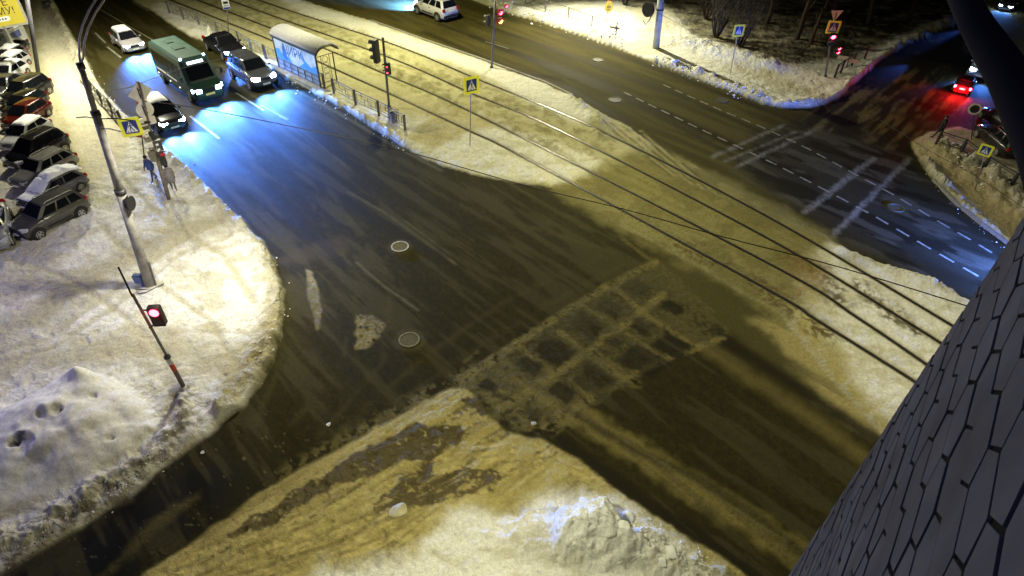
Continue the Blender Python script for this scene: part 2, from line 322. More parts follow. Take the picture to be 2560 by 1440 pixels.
apaint(stroke([(1560, 1100), (1660, 1160), (1800, 1250), (1960, 1350)], .10, .06, .06), C(.2, .18, .09), .6)
# sandy edge band along the wedge and the crossing
apaint(stroke([(700, 1190), (842, 1110), (940, 1058), (1022, 1012), (1124, 960), (1180, 930)], .55, .3, .25, 3) * sstep(.4, .55, f3), C(.22, .19, .085), .9, .8, .8)
MESS = [(1150, 955), (1230, 900), (1300, 930), (1400, 1000), (1440, 1040), (1380, 1090), (1300, 1085), (1240, 1040), (1190, 985)]
apaint(mask(MESS, .3, .5, 2) * sstep(.35, .5, f3 * .6 + f2 * .4), C(.30, .26, .11), .9, .8, .8)
ZONE = [(1150, 955), (1280, 868), (1400, 788), (1540, 712), (1650, 655), (1740, 735), (1835, 835), (1700, 885), (1580, 955), (1455, 1030), (1300, 1085), (1240, 1040), (1210, 1000)]
apaint(mask(ZONE, .10, .22, 2) * (.35 + .65 * sstep(.38, .55, f3 * .5 + fbm(X * 9, Y * 9, 79, 2) * .5)), C(.15, .13, .06), .85, .8, .7)
for pts, w, k in (([(1150, 955), (1260, 880), (1380, 800), (1520, 715), (1640, 655)], .36, .95), ([(1250, 1020), (1350, 960), (1440, 900), (1540, 830), (1660, 735)], .34, .95), ([(1440, 1020), (1540, 960), (1640, 905), (1740, 870), (1810, 845)], .26, .9),
                  ([(1160, 905), (1195, 880)], .16, .5), ([(1400, 830), (1450, 870), (1560, 950)], .30, .8), ([(1470, 770), (1560, 830), (1640, 885)], .26, .75), ([(1540, 720), (1620, 790), (1740, 870)], .26, .75),
                  ([(1300, 870), (1380, 930)], .22, .6), ([(1430, 950), (1470, 990), (1490, 975)], .18, .6), ([(1480, 880), (1590, 960)], .5, .5), ([(1640, 660), (1560, 600)], .2, .4), ([(1250, 890), (1320, 960), (1420, 1050)], .35, .9)):
    apaint(stroke(pts, w, .09, .10, 3) * sstep(.30, .42, f3 * .7 + f2 * .3), TANL, k, .75, .7)
for b_ in ((1556, 695, 1634, 748), (1480, 744, 1570, 800), (1644, 748, 1722, 792), (1425, 780, 1514, 850), (1568, 798, 1634, 836), (1328, 840, 1440, 918), (1503, 836, 1566, 874), (1627, 828, 1735, 900), (1535, 858, 1690, 950), (1282, 888, 1366, 940),
           (1423, 904, 1560, 1006), (1368, 950, 1447, 1010), (1188, 945, 1263, 984), (1230, 978, 1275, 1004), (1300, 1010, 1356, 1062), (1770, 806, 1825, 850)):
    x0, y0, x1, y1 = b_; w_, h_ = x1 - x0, y1 - y0
    apaint(mask([(x0 + .36 * w_, y0), (x1 - .04 * w_, y0 + .52 * h_), (x1 - .38 * w_, y1), (x0 + .02 * w_, y0 + .46 * h_)], .09, .20, 3, int(x0)), DARK * 1.0, .6 + .35 * ((x0 * 7) % 10) / 10, .5, .2)
# worn lane lines, dust patches, old repair
for pts, w in (([(870, 480), (960, 530), (1140, 660)], .14), ([(1010, 550), (1130, 640)], .07), ([(890, 655), (960, 715), (1045, 775)], .13), ([(540, 170), (620, 230), (760, 330), (870, 420)], .1)):
    apaint(stroke(pts, w, .05, .05, 3), C(.17, .16, .11), .65, .6)
apaint(mask([(765, 672), (780, 680), (798, 735), (803, 770), (798, 820), (790, 825), (780, 770), (768, 740)], .06, .08, 3), C(.34, .31, .19), .95, .8, .9)
apaint(mask([(895, 790), (930, 788), (960, 810), (950, 840), (920, 868), (885, 875)], .10, .12, 3) * sstep(.25, .42, f3), C(.36, .31, .14), .95, .8, 1.)
apaint(mask([(690, 645), (760, 615), (850, 592), (880, 600), (870, 640), (790, 650), (700, 665)], .25, .25), C(.075, .058, .028), .8, .5)
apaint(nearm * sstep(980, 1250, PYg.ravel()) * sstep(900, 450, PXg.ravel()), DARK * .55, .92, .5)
apaint(stroke([(180, 1440), (330, 1335), (440, 1260), (520, 1210)], 1.3, .5, .4), C(.007, .007, .006), .95, .3)
apaint(mask([(300, 1440), (400, 1330), (480, 1250), (520, 1270), (540, 1300), (440, 1380), (380, 1440)], .3, .4, 1.5) * sstep(.4, .55, f2), C(.035, .030, .016), .7, .8, .8)
apaint(stroke([(160, 1560), (280, 1420), (400, 1300), (490, 1245)], .3, .15, .2, 2), C(.16, .14, .075), .6, .8, .8)
# dirt strip on the left snow's foot
paint(stroke([(-100, 1480), (60, 1375), (200, 1290), (330, 1205), (430, 1120), (470, 1040), (455, 985)], .75, .4, .4, 2) * sstep(.38, .55, f3 * .6 + f2 * .4), C(.10, .08, .045), .8, .8, 1.)
# left carriageway: tyre tracks, wear, soft lighter bands
for pts, w, k in (([(230, 20), (400, 150), (640, 330), (900, 520), (1100, 640)], .7, .5), ([(300, 20), (520, 170), (760, 330), (1000, 470), (1300, 640)], .7, .45), ([(200, 60), (330, 190), (520, 360), (700, 520), (860, 660)], .8, .4), ([(600, 160), (800, 270), (1000, 400), (1250, 520), (1500, 660)], .7, .4)):
    apaint(stroke(pts, w, .35, .15), DARK, k, .30)
apaint(nearm * sstep(.5, .62, fs) , C(.095, .088, .052), .45, .55)
apaint(stroke([(740, 225), (850, 285), (950, 345), (1100, 425)], .25, .1, .1), C(.16, .155, .13), .6)

# speckles of ice crumbs
apaint(nearm * sstep(.93, .97, vn(X * 14, Y * 14, 99)) * sstep(900, 1100, PYg.ravel()) * sstep(1100, 700, PXg.ravel()), C(.2, .18, .11), .8)
# manhole collars
for (mx, my, mr) in ((1000, 617, .50), (1023, 850, .55), (1537, 250, .55), (1495, 150, .5), (1805, 251, .55), (2240, 520, .5)):
    c0 = G(mx, my); d = np.hypot(X - c0.x, Y - c0.y); apaint(1 - sstep(mr * .9, mr * 1.3, d + .15 * (f3 - .5)), C(.12, .11, .06), .5, .6, .3)
# dirty tram bed where tyres cross it, footprints by the stop
mc = mask(CROSS, .5, .5)
paint(mc, C(.175, .158, .055), .85, .8, .45); paint(mc * sstep(.5, .64, fbm(X * .9, Y * .9, 91, 4)), C(.13, .115, .045), .6)
paint(mc * sstep(.5, .62, fbm(al * .4, ac * 5, 92, 4)), C(.15, .13, .05), .5)
TRB = [(300, -60), (560, 40), (700, 100), (850, 150), (1100, 260), (1300, 350), (1480, 410), (1560, 360), (1480, 320), (1250, 225), (1000, 130), (750, 40), (600, -20), (500, -60)]
paint(mask(TRB, .4, .4) * sstep(.4, .62, f2), C(.27, .25, .12), .8, .8, .9)
paint(mask([(1020, 350), (1060, 300), (1170, 260), (1260, 310), (1150, 345), (1080, 375)], .5, .5), C(.38, .33, .14), .75, .8, .4)
for pts in ([(1985, 640), (2060, 690), (2100, 760)], [(2150, 720), (2220, 780), (2290, 830)], [(1700, 610), (1800, 660)], [(1880, 700), (1960, 760), (2060, 830)]):
    paint(stroke(pts, .9, .4, .5, 2) * sstep(.38, .55, f3), C(.10, .075, .03), .9, .8, .8)
paint(mask([(1960, 620), (2080, 660), (2090, 730), (1990, 740)], .5, .6) * .8, C(.20, .14, .05), .85, .8, .6)

for k in range(9):
    o = k * 16; paint(stroke([(1490 + o, 300 + o * .25), (1560 + o, 350 + o * .35), (1680 + o, 440 + o * .4), (1820 + o, 500 + o * .3), (1960 + o * .5, 540 + o * .2)], .20, .09, .06) * sstep(.3, .55, f2), C(.36, .33, .16) if k % 2 else C(.05, .045, .02), .6)
for k in range(14):
    o = k * 17 - 30; c_k = C(.60, .50, .20) if k % 3 else C(.13, .10, .04)
    paint(mw * stroke([(420 + o, 1420 + o * .3), (700 + o, 1330 + o * .3), (950 + o, 1230 + o * .2), (1150 + o * .8, 1130 + o * .25), (1330 + o * .4, 1110 + o * .3), (1500 + o * .4, 1200 + o * .3)], .05 + .07 * (k % 4 == 1), .04, .12) * sstep(.35, .55, f3), c_k, .55)
for pts in ([(520, 560), (660, 700), (700, 900), (640, 1060)], [(760, 480), (900, 700), (860, 900), (700, 1100)], [(820, 470), (980, 700), (960, 900), (800, 1090)], [(1500, 640), (1250, 760), (1050, 900), (850, 1080)], [(1560, 660), (1300, 800), (1100, 930), (960, 1040)], [(1950, 830), (1750, 700), (1500, 620), (1300, 560)]):
    apaint(stroke(pts, .22, .14, .1) * sstep(.3, .6, f2), C(.10, .09, .04), .45)
# --- relief
rid = 1 - np.abs(2 * fbm(X * 2.0, Y * 2.0, 101, 3) - 1); lum = fbm(X * 3.2, Y * 3.2, 111, 3)
snowm = 1 - sstep(-.25, .12, sA); dist = -sA
hgt += snowm * (.08 + .05 * (f1 - .5)); hgt += snowm * .07 * lump * (f2 - .5) * 2 + snowm * .05 * lump * (fbm(X * 5, Y * 5, 33, 2) - .5)
def bank(pts, w, amp, lumpy=.7, seed=0):
    global hgt, lump
    d = sdf(pts, 6.0, False); m = np.exp(-(d / w) ** 2) * (1 - sstep(-.10, .05, sA)); u = lumpy
    hgt += m * amp * ((1 - u) + u * (1.6 * lum * fbm(X * 1.3, Y * 1.3, 121 + seed, 2) * 2)); lump = np.maximum(lump, m * 1.0)
bank([(215, 155), (260, 240), (300, 295), (350, 335), (410, 375), (520, 480), (620, 585), (670, 650)], .45, .35, .8, 1)
bank([(668, 650), (688, 720), (690, 790), (670, 880), (630, 950), (560, 1025)], .5, .30, .8, 2)
bank([(500, 75), (620, 148), (700, 195), (790, 240), (880, 290), (960, 335), (1010, 365)], .5, .38, .8, 3)
bank([(1240, 12), (1350, 45), (1450, 78), (1560, 115)], .8, .38, .85, 4)
bank([(1640, 150), (1720, 178), (1800, 208), (1900, 248)], .7, .34, .85, 5)
bank([(1960, 262), (2040, 258), (2100, 235), (2170, 180), (2270, 105), (2380, 55)], .7, .26, .8, 6)
bank([(1690, 105), (1760, 120), (1850, 145), (1920, 165), (1900, 150)], 1.3, .5, .3, 7)
bank([(1430, 250), (1490, 300), (1500, 330)], .6, .30, .7, 8)
bank([(2300, 410), (2345, 470), (2420, 545), (2520, 622)], .55, .40, .85, 9)
bank([(2360, 380), (2430, 440), (2500, 490), (2580, 540)], .9, .7, .7, 10)
bank([(2110, 640), (2200, 675), (2300, 705), (2420, 765)], .5, .28, .6, 11)
bank([(1620, 1360), (1720, 1410), (1800, 1450)], .5, .35, .85, 12)
bank([(0, 1360), (130, 1290), (270, 1210), (380, 1140), (450, 1060), (440, 1000)], .5, .25, .9, 13)
bank([(910, 85), (1000, 118), (1100, 160), (1200, 200)], .5, .14, .8, 14)
bank([(820, 130), (900, 150), (960, 175), (1080, 215)], .45, .22, .8, 15)
bank([(70, 600), (180, 565), (240, 520), (235, 470)], .35, .2, .6, 16)
bank([(130, 10), (180, 110), (235, 215)], .5, .35, .8, 17)
# footprints and ploughed crumbs on the snow fields
foot = sstep(.62, .75, fbm(X * 2.6, Y * 2.6, 131, 2)); hgt -= snowm * foot * .085 * (1 - sstep(.0, 1.0, a0)) * lump
# mounds
def mound(pts, peak, h, p=1.0, seed=0, rough_=.1):
    global hgt
    s = sdf(pts, 8.0); c0 = G(*peak); r = np.hypot(X - c0.x, Y - c0.y); k = np.clip(s, 0, None); hgt = hgt * (1 - .8 * sstep(0, .6, k))
    t = k / (k + r * .75 + .05); b = t ** p * h * sstep(-.05, .55, k) * (.62 + .7 * fbm(X * .9, Y * .9, seed + 40, 3))
    ch = rough_ * (lum - .4) * sstep(0, .3, k) * 2.2 + rough_ * (fbm(X * 7, Y * 7, seed, 2) - .5) * sstep(0, .3, k); hgt += b + ch
    return s
ML = [(-150, 1060), (0, 1030), (100, 980), (180, 945), (240, 930), (310, 955), (390, 1010), (425, 1075), (340, 1160), (220, 1240), (60, 1310), (-150, 1400)]
MC2 = [(1560, 1300), (1640, 1350), (1760, 1410), (1840, 1470), (1700, 1480), (1600, 1430), (1540, 1370)]
MC = [(1345, 1340), (1380, 1280), (1440, 1258), (1490, 1246), (1540, 1275), (1575, 1330), (1640, 1385), (1650, 1420), (1560, 1440), (1400, 1430), (1360, 1400)]
mound([(-200, 1000), (0, 985), (90, 1030), (110, 1110), (30, 1180), (-200, 1220)], (10, 1060), .5, .9, 15, .05); mound(MC2, (1640, 1390), .35, .8, 17, .22); mound([(1180, 1330), (1300, 1270), (1400, 1262), (1420, 1340), (1360, 1400), (1220, 1400)], (1370, 1300), .28, .8, 19, .12); sML = mound(ML, (225, 985), 1.5, .9, 5, .018); sMC = mound(MC, (1480, 1310), 1.7, .8, 8, .26)
mm = sstep(-.1, 1.0, sML); paint(mm, C(.70, .70, .70), .9, .85, .15); mm = sstep(-.1, .8, sMC); paint(mm, C(.76, .78, .78), .95, .85, .7); lump = np.where(sML > .5, .12, lump)
for (mx, my, mr) in ((267, 1083, .16), (325, 1100, .22), (62, 1110, .30), (150, 1035, .18), (235, 990, .12), (110, 1045, .15), (40, 1105, .2)):
    c0 = G(mx, my, .8); d = np.hypot(X - c0.x, Y - c0.y); m_ = 1 - sstep(mr * .5, mr * 1.1, d + .25 * mr * (f3 - .5) * 4); hgt -= m_ * .12
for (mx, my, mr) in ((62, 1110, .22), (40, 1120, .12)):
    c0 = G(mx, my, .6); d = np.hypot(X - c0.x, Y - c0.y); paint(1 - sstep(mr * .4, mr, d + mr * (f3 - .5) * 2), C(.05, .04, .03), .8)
hgt[a0 > .5] = np.minimum(hgt[a0 > .5], 0.0); hgt = np.where(a0 > .5, 0, hgt)
tl = mask(CROSS, .6, .2); hgt = hgt * (1 - tl) + .012 * tl * (1 - (a0 > .5))
hgt = np.where(a0 > .5, 0, hgt * (1 - .7 * mw * sstep(.8, .1, dist)))
# rails lie in flat packed snow
RAILS = [[(300, -130), (650, 1), (972, 107), (1192, 197), (1484, 319), (1900, 531), (2358, 800), (2560, 925)],
         [(300, -100), (650, 28), (972, 143), (1178, 233), (1386, 320), (1900, 585), (2261, 800), (2500, 955)],
         [(300, -75), (650, 60), (828, 128), (972, 189), (1178, 280), (1900, 647), (2153, 800), (2480, 1025)],
         [(300, -50), (650, 89), (811, 161), (972, 233), (1178, 329), (1290, 383), (1900, 713), (2042, 800), (2325, 978), (2520, 1110)]]
def smooth_line(pts, z=0., n=8):
    P = GP(pts, z); out = []
    for i in range(len(P) - 1):
        p0 = P[max(i - 1, 0)]; p1 = P[i]; p2 = P[i + 1]; p3 = P[min(i + 2, len(P) - 1)]
        for k in range(n):
            t = k / n; out.append(.5 * ((2 * p1) + (p2 - p0) * t + (2 * p0 - 5 * p1 + 4 * p2 - p3) * t * t + (3 * p1 - p0 - 3 * p2 + p3) * t ** 3))
    return out + [P[-1]]
RL = [smooth_line(r) for r in RAILS]
dr_ = np.full(N, 9.)
for r in RL:
    w = np.array([[p.x, p.y] for p in r])
    for i in range(0, len(w) - 1): dr_ = np.minimum(dr_, seg_dist(PT, w[i], w[i + 1])[0])
fl = 1 - sstep(.12, .5, dr_); hgt = hgt * (1 - fl) + fl * .004 * (1 - (a0 > .5)) - .035 * (1 - sstep(.05, .13, dr_))
paint((1 - sstep(.10, .22, dr_)), C(.20, .17, .10), .6)
col *= (1 + .10 * (rng.random(N) - .5))[:, None]
col = np.clip(col, .003, .9)

def ground_material(name, moist):
    m = bpy.data.materials.new(name); m.use_nodes = True; n = m.node_tree.nodes; L = m.node_tree.links; b = n['Principled BSDF']
    at = n.new('ShaderNodeAttribute'); at.attribute_name = 'surface_tint'; al_ = n.new('ShaderNodeAttribute'); al_.attribute_name = 'lumps'
    ar = n.new('ShaderNodeAttribute'); ar.attribute_name = 'rough'
    tc = n.new('ShaderNodeNewGeometry')
    nz = n.new('ShaderNodeTexNoise'); nz.inputs['Scale'].default_value = 9; nz.inputs['Detail'].default_value = 7; nz.inputs['Roughness'].default_value = .7
    L.new(tc.outputs['Position'], nz.inputs['Vector'])
    nf = n.new('ShaderNodeTexNoise'); nf.inputs['Scale'].default_value = 42; nf.inputs['Detail'].default_value = 3; L.new(tc.outputs['Position'], nf.inputs['Vector'])
    mr = n.new('ShaderNodeMapRange'); mr.inputs[1].default_value = .3; mr.inputs[2].default_value = .7; mr.inputs[3].default_value = .78; mr.inputs[4].default_value = 1.15; L.new(nz.outputs[0], mr.inputs[0])
    m2 = n.new('ShaderNodeMapRange'); m2.inputs[1].default_value = .3; m2.inputs[2].default_value = .7; m2.inputs[3].default_value = .80; m2.inputs[4].default_value = 1.16; L.new(nf.outputs[0], m2.inputs[0])
    mu = n.new('ShaderNodeMath'); mu.operation = 'MULTIPLY'; L.new(mr.outputs[0], mu.inputs[0]); L.new(m2.outputs[0], mu.inputs[1])
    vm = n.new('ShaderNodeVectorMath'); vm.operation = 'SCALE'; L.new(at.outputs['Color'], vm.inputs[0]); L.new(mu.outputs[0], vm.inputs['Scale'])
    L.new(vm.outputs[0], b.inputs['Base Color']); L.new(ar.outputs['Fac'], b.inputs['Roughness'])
    b.inputs['Specular IOR Level'].default_value = .09
    bp = n.new('ShaderNodeBump'); bp.inputs['Distance'].default_value = .085; L.new(nz.outputs[0], bp.inputs['Height'])
    ms_ = n.new('ShaderNodeMath'); ms_.operation = 'MULTIPLY'; ms_.inputs[1].default_value = .8; L.new(al_.outputs['Fac'], ms_.inputs[0]); L.new(ms_.outputs[0], bp.inputs['Strength'])
    b2 = n.new('ShaderNodeBump'); b2.inputs['Distance'].default_value = .012; b2.inputs['Strength'].default_value = .25; L.new(nf.outputs[0], b2.inputs['Height']); L.new(bp.outputs[0], b2.inputs['Normal'])
    nl = n.new('ShaderNodeTexNoise'); nl.inputs['Scale'].default_value = 2.6; nl.inputs['Detail'].default_value = 4; nl.inputs['Distortion'].default_value = .8; L.new(tc.outputs['Position'], nl.inputs['Vector'])
    b3 = n.new('ShaderNodeBump'); b3.inputs['Distance'].default_value = .30; L.new(nl.outputs[0], b3.inputs['Height']); L.new(ms_.outputs[0], b3.inputs['Strength']); L.new(b2.outputs[0], b3.inputs['Normal'])
    L.new(b3.outputs[0], b.inputs['Normal']); return m
GM = ground_material('winter ground', 0)
# split the one relief into the surfaces people name
idx = np.arange(N).reshape(ny, nx)
q = np.stack([idx[:-1, :-1], idx[1:, :-1], idx[1:, 1:], idx[:-1, 1:]], -1).reshape(-1, 4)
def vavg(a): return a[q].mean(1)
kN = vavg(a0 * nearm); kF = vavg(a0 * farm); kS = vavg(ms * a0); kML = vavg(sML); kMC = vavg(sMC)
sTr = sdf([(300, -140), (650, -8), (972, 98), (1192, 188), (1484, 308), (1900, 520), (2358, 788), (2600, 940), (2560, 1130), (2325, 990), (2042, 812), (1900, 725), (1290, 393), (1178, 339), (811, 171), (650, 99), (300, -40)], 5); kT = vavg(sTr)
cls = np.zeros(len(q), int); cls[kT > 0] = 4; cls[kN > .5] = 1; cls[kF > .5] = 2; cls[kS > .5] = 3; cls[kML > 0] = 5; cls[kMC > 0] = 6
NM = {0: 'ground', 1: 'road', 2: 'road', 3: 'side_street', 4: 'tramway_bed', 5: 'snow_pile', 6: 'snow_pile'}
for k, nm in NM.items():
    f = q[cls == k]
    if not len(f): continue
    used, inv = np.unique(f, return_inverse=True); f = inv.reshape(-1, 4)
    me = bpy.data.meshes.new(nm); me.vertices.add(len(used)); me.loops.add(f.size); me.polygons.add(len(f))
    me.vertices.foreach_set('co', np.c_[X[used], Y[used], hgt[used]].astype(np.float32).ravel())
    me.loops.foreach_set('vertex_index', f.astype(np.int32).ravel()); me.polygons.foreach_set('loop_start', np.arange(0, f.size, 4, dtype=np.int32))
    me.polygons.foreach_set('loop_total', np.full(len(f), 4, np.int32)); me.update(calc_edges=True)
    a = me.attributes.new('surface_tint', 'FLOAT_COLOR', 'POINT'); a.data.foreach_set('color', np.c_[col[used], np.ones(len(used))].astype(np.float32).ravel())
    a = me.attributes.new('lumps', 'FLOAT', 'POINT'); a.data.foreach_set('value', lump[used].astype(np.float32))
    a = me.attributes.new('rough', 'FLOAT', 'POINT'); a.data.foreach_set('value', rough[used].astype(np.float32))
    me.polygons.foreach_set('use_smooth', [True] * len(f)); me.materials.append(GM)
    o = bpy.data.objects.new(nm, me); link(o)
    if k < 5: tag(o, kind='structure')
    elif k == 5: tag(o, 'large smooth mound of shovelled snow in the bottom left corner', 'snow pile')
    else: tag(o, 'lumpy heap of ploughed snow at the bottom centre edge beside the road', 'snow pile')
g = MB(); g.add([(-900, -300, -.3), (900, -300, -.3), (900, 1500, -.3), (-900, 1500, -.3)], [(0, 1, 2, 3)])
tag(g.build('snow_field', mat('distant snow', (.3, .3, .3), .9, noise=.5, nscale=.05)), kind='structure')
def hz(x, y):
    i = np.argmin((X - x) ** 2 + (Y - y) ** 2); return float(hgt[i])
#@@OBJECTS@@
# ------------------------------------------------------------------ tram rails, kerbs, markings
RAILM = mat('worn rail steel', (.10, .095, .09), .35, .7, noise=.4, nscale=3); GROOVE = mat('wet black groove', (.012, .011, .010), .6)
for k, (a, b, lab) in enumerate(((0, 1, 'far tram track of two steel rails, nearer the upper carriageway'), (2, 3, 'near tram track of two steel rails, beside the stop fence'))):
    t = tag(empty('tram_track', RL[a][len(RL[a]) // 2]), lab, 'tram track', 'tram tracks across the junction')
    inv = Matrix.Translation(-t.location)
    for i in (a, b):
        m = MB(); n_ = len(RL[i]); P = RL[i]
        for j in range(n_ - 1):
            u = (P[j + 1] - P[j]).normalized(); w = Vector((-u.y, u.x, 0))
            A, B = P[j] - t.location, P[j + 1] - t.location
            m.add([A - w * .075 + Vector((0, 0, .004)), A + w * .075 + Vector((0, 0, .004)), B + w * .075 + Vector((0, 0, .004)), B - w * .075 + Vector((0, 0, .004))], [(0, 1, 2, 3)])
        g_ = m.build('groove', GROOVE, t)
        m = MB()
        for j in range(n_ - 1):
            u = (P[j + 1] - P[j]).normalized(); w = Vector((-u.y, u.x, 0)); A, B = P[j] - t.location, P[j + 1] - t.location
            q_ = [A - w * .03, A + w * .03, B + w * .03, B - w * .03]
            m.add([v + Vector((0, 0, -.05)) for v in q_] + [v + Vector((0, 0, .016)) for v in q_], [(4, 5, 6, 7), (0, 4, 7, 3), (1, 2, 6, 5)])
        m.build('rail', RAILM, t)
PAINT = mat('worn road paint', (.20, .20, .155), .7, noise=.55, nscale=4)
def strip(m, a, b, w, z=.012):
    A, B = G(*a, 0), G(*b, 0); u = (B - A).normalized(); n_ = Vector((-u.y, u.x, 0)) * w / 2; Z = Vector((0, 0, z))
    m.add([A - n_ + Z, A + n_ + Z, B + n_ + Z, B - n_ + Z], [(0, 1, 2, 3)])
m = MB()
def dashes(pts, n, frac=.62, w=.13):
    P = GP(pts); L = [0]
    for i in range(len(P) - 1): L.append(L[-1] + (P[i + 1] - P[i]).length)
    def at(s):
        for i in range(len(P) - 1):
            if s <= L[i + 1] or i == len(P) - 2: return P[i].lerp(P[i + 1], (s - L[i]) / (L[i + 1] - L[i]))
    for k in range(n):
        A, B = at(L[-1] * k / n), at(L[-1] * (k + frac) / n); u = (B - A).normalized(); q_ = Vector((-u.y, u.x, 0)) * w / 2; Z = Vector((0, 0, .012))
        m.add([A - q_ + Z, A + q_ + Z, B + q_ + Z, B - q_ + Z], [(0, 1, 2, 3)])
dashes([(1658, 212), (1800, 275), (1905, 318), (2020, 372), (2130, 432), (2230, 485), (2330, 545), (2440, 608), (2500, 645)], 21)
dashes([(1560, 231), (1672, 285), (1740, 318), (1826, 358), (1940, 412), (2068, 478), (2190, 543), (2330, 625), (2470, 705)], 21)
dashes([(1956, 534), (2080, 604)], 3, .9, .10)
for a, b, w in (((475, 290), (548, 347), .16), ((590, 232), (660, 277), .14), ((268, 117), (303, 145), .14), ((238, 82), (264, 108), .14), ((240, 18), (390, 105), .08), ((300, 62), (334, 84), .10), ((396, 150), (470, 202), .10), ((650, 262), (720, 300), .07), ((1213, 104), (1272, 122), .08), ((330, 5), (372, 28), .07), ((700, 290), (720, 300), .2), ((1200, 152), (1560, 310), .05)):
    strip(m, a, b, w)
tag(m.build('lane_markings', PAINT), kind='structure')
KERB = mat('concrete kerb', (.25, .24, .21), .8, noise=.3)
m = MB()
for pts in ([(680, 178), (758, 213), (836, 254), (894, 288), (952, 328), (1000, 360)], [(928, 54), (1067, 104), (1200, 149), (1282, 179), (1364, 209), (1432, 242)], [(2334, 453), (2386, 508), (2455, 564), (2535, 623)]):
    P = GP(pts)
    for i in range(len(P) - 1): m.bar(P[i] + Vector((0, 0, .07)), P[i + 1] + Vector((0, 0, .07)), .15, .17)
tag(m.build('kerb', KERB), kind='structure')
IRON = mat('cast iron cover', (.07, .065, .04), .6, noise=.4, nscale=20)
for i, (mx, my, r, lab) in enumerate(((1000, 617, .34, 'manhole cover with a bright snowy ring in the middle of the left carriageway'), (1023, 850, .34, 'round dusty manhole cover below the long worn line, nearest the camera'),
                                      (1537, 250, .36, 'round manhole cover in the centre of the far carriageway beside the first lane dashes'), (1495, 150, .32, 'manhole cover near the far snow bank, farthest up the carriageway'),
                                      (1805, 251, .36, 'manhole cover in the dark tyre tracks near the curved snow bank'), (2240, 520, .34, 'manhole cover in the dark blue lanes at the right'))):
    c0 = G(mx, my); t = tag(empty('manhole_cover', c0), lab, 'manhole cover', 'manhole covers in the roads')
    m = MB(); n_ = 36
    for k in range(n_):
        a, b = 2 * PI * k / n_, 2 * PI * (k + 1) / n_; r1, r2 = r * 1.0, r * 1.18
        P = [Vector((math.cos(x) * y, math.sin(x) * y, 0)) for x, y in ((a, r1), (a, r2), (b, r2), (b, r1))]
        m.add([p + Vector((0, 0, .008)) for p in P] + [p + Vector((0, 0, .035)) for p in P], [(4, 5, 6, 7), (0, 4, 7, 3), (1, 2, 6, 5)])
    m.build('rim', mat('snowy iron ring', (.40, .39, .32), .7, noise=.5) if i < 1 else mat('dusty iron ring', (.16, .15, .09), .7, noise=.4) if i < 2 else IRON, t)
    m = MB(); m.add([(math.cos(2 * PI * k / n_) * r, math.sin(2 * PI * k / n_) * r, .016) for k in range(n_)], [tuple(range(n_))]); m.build('lid', IRON, t)

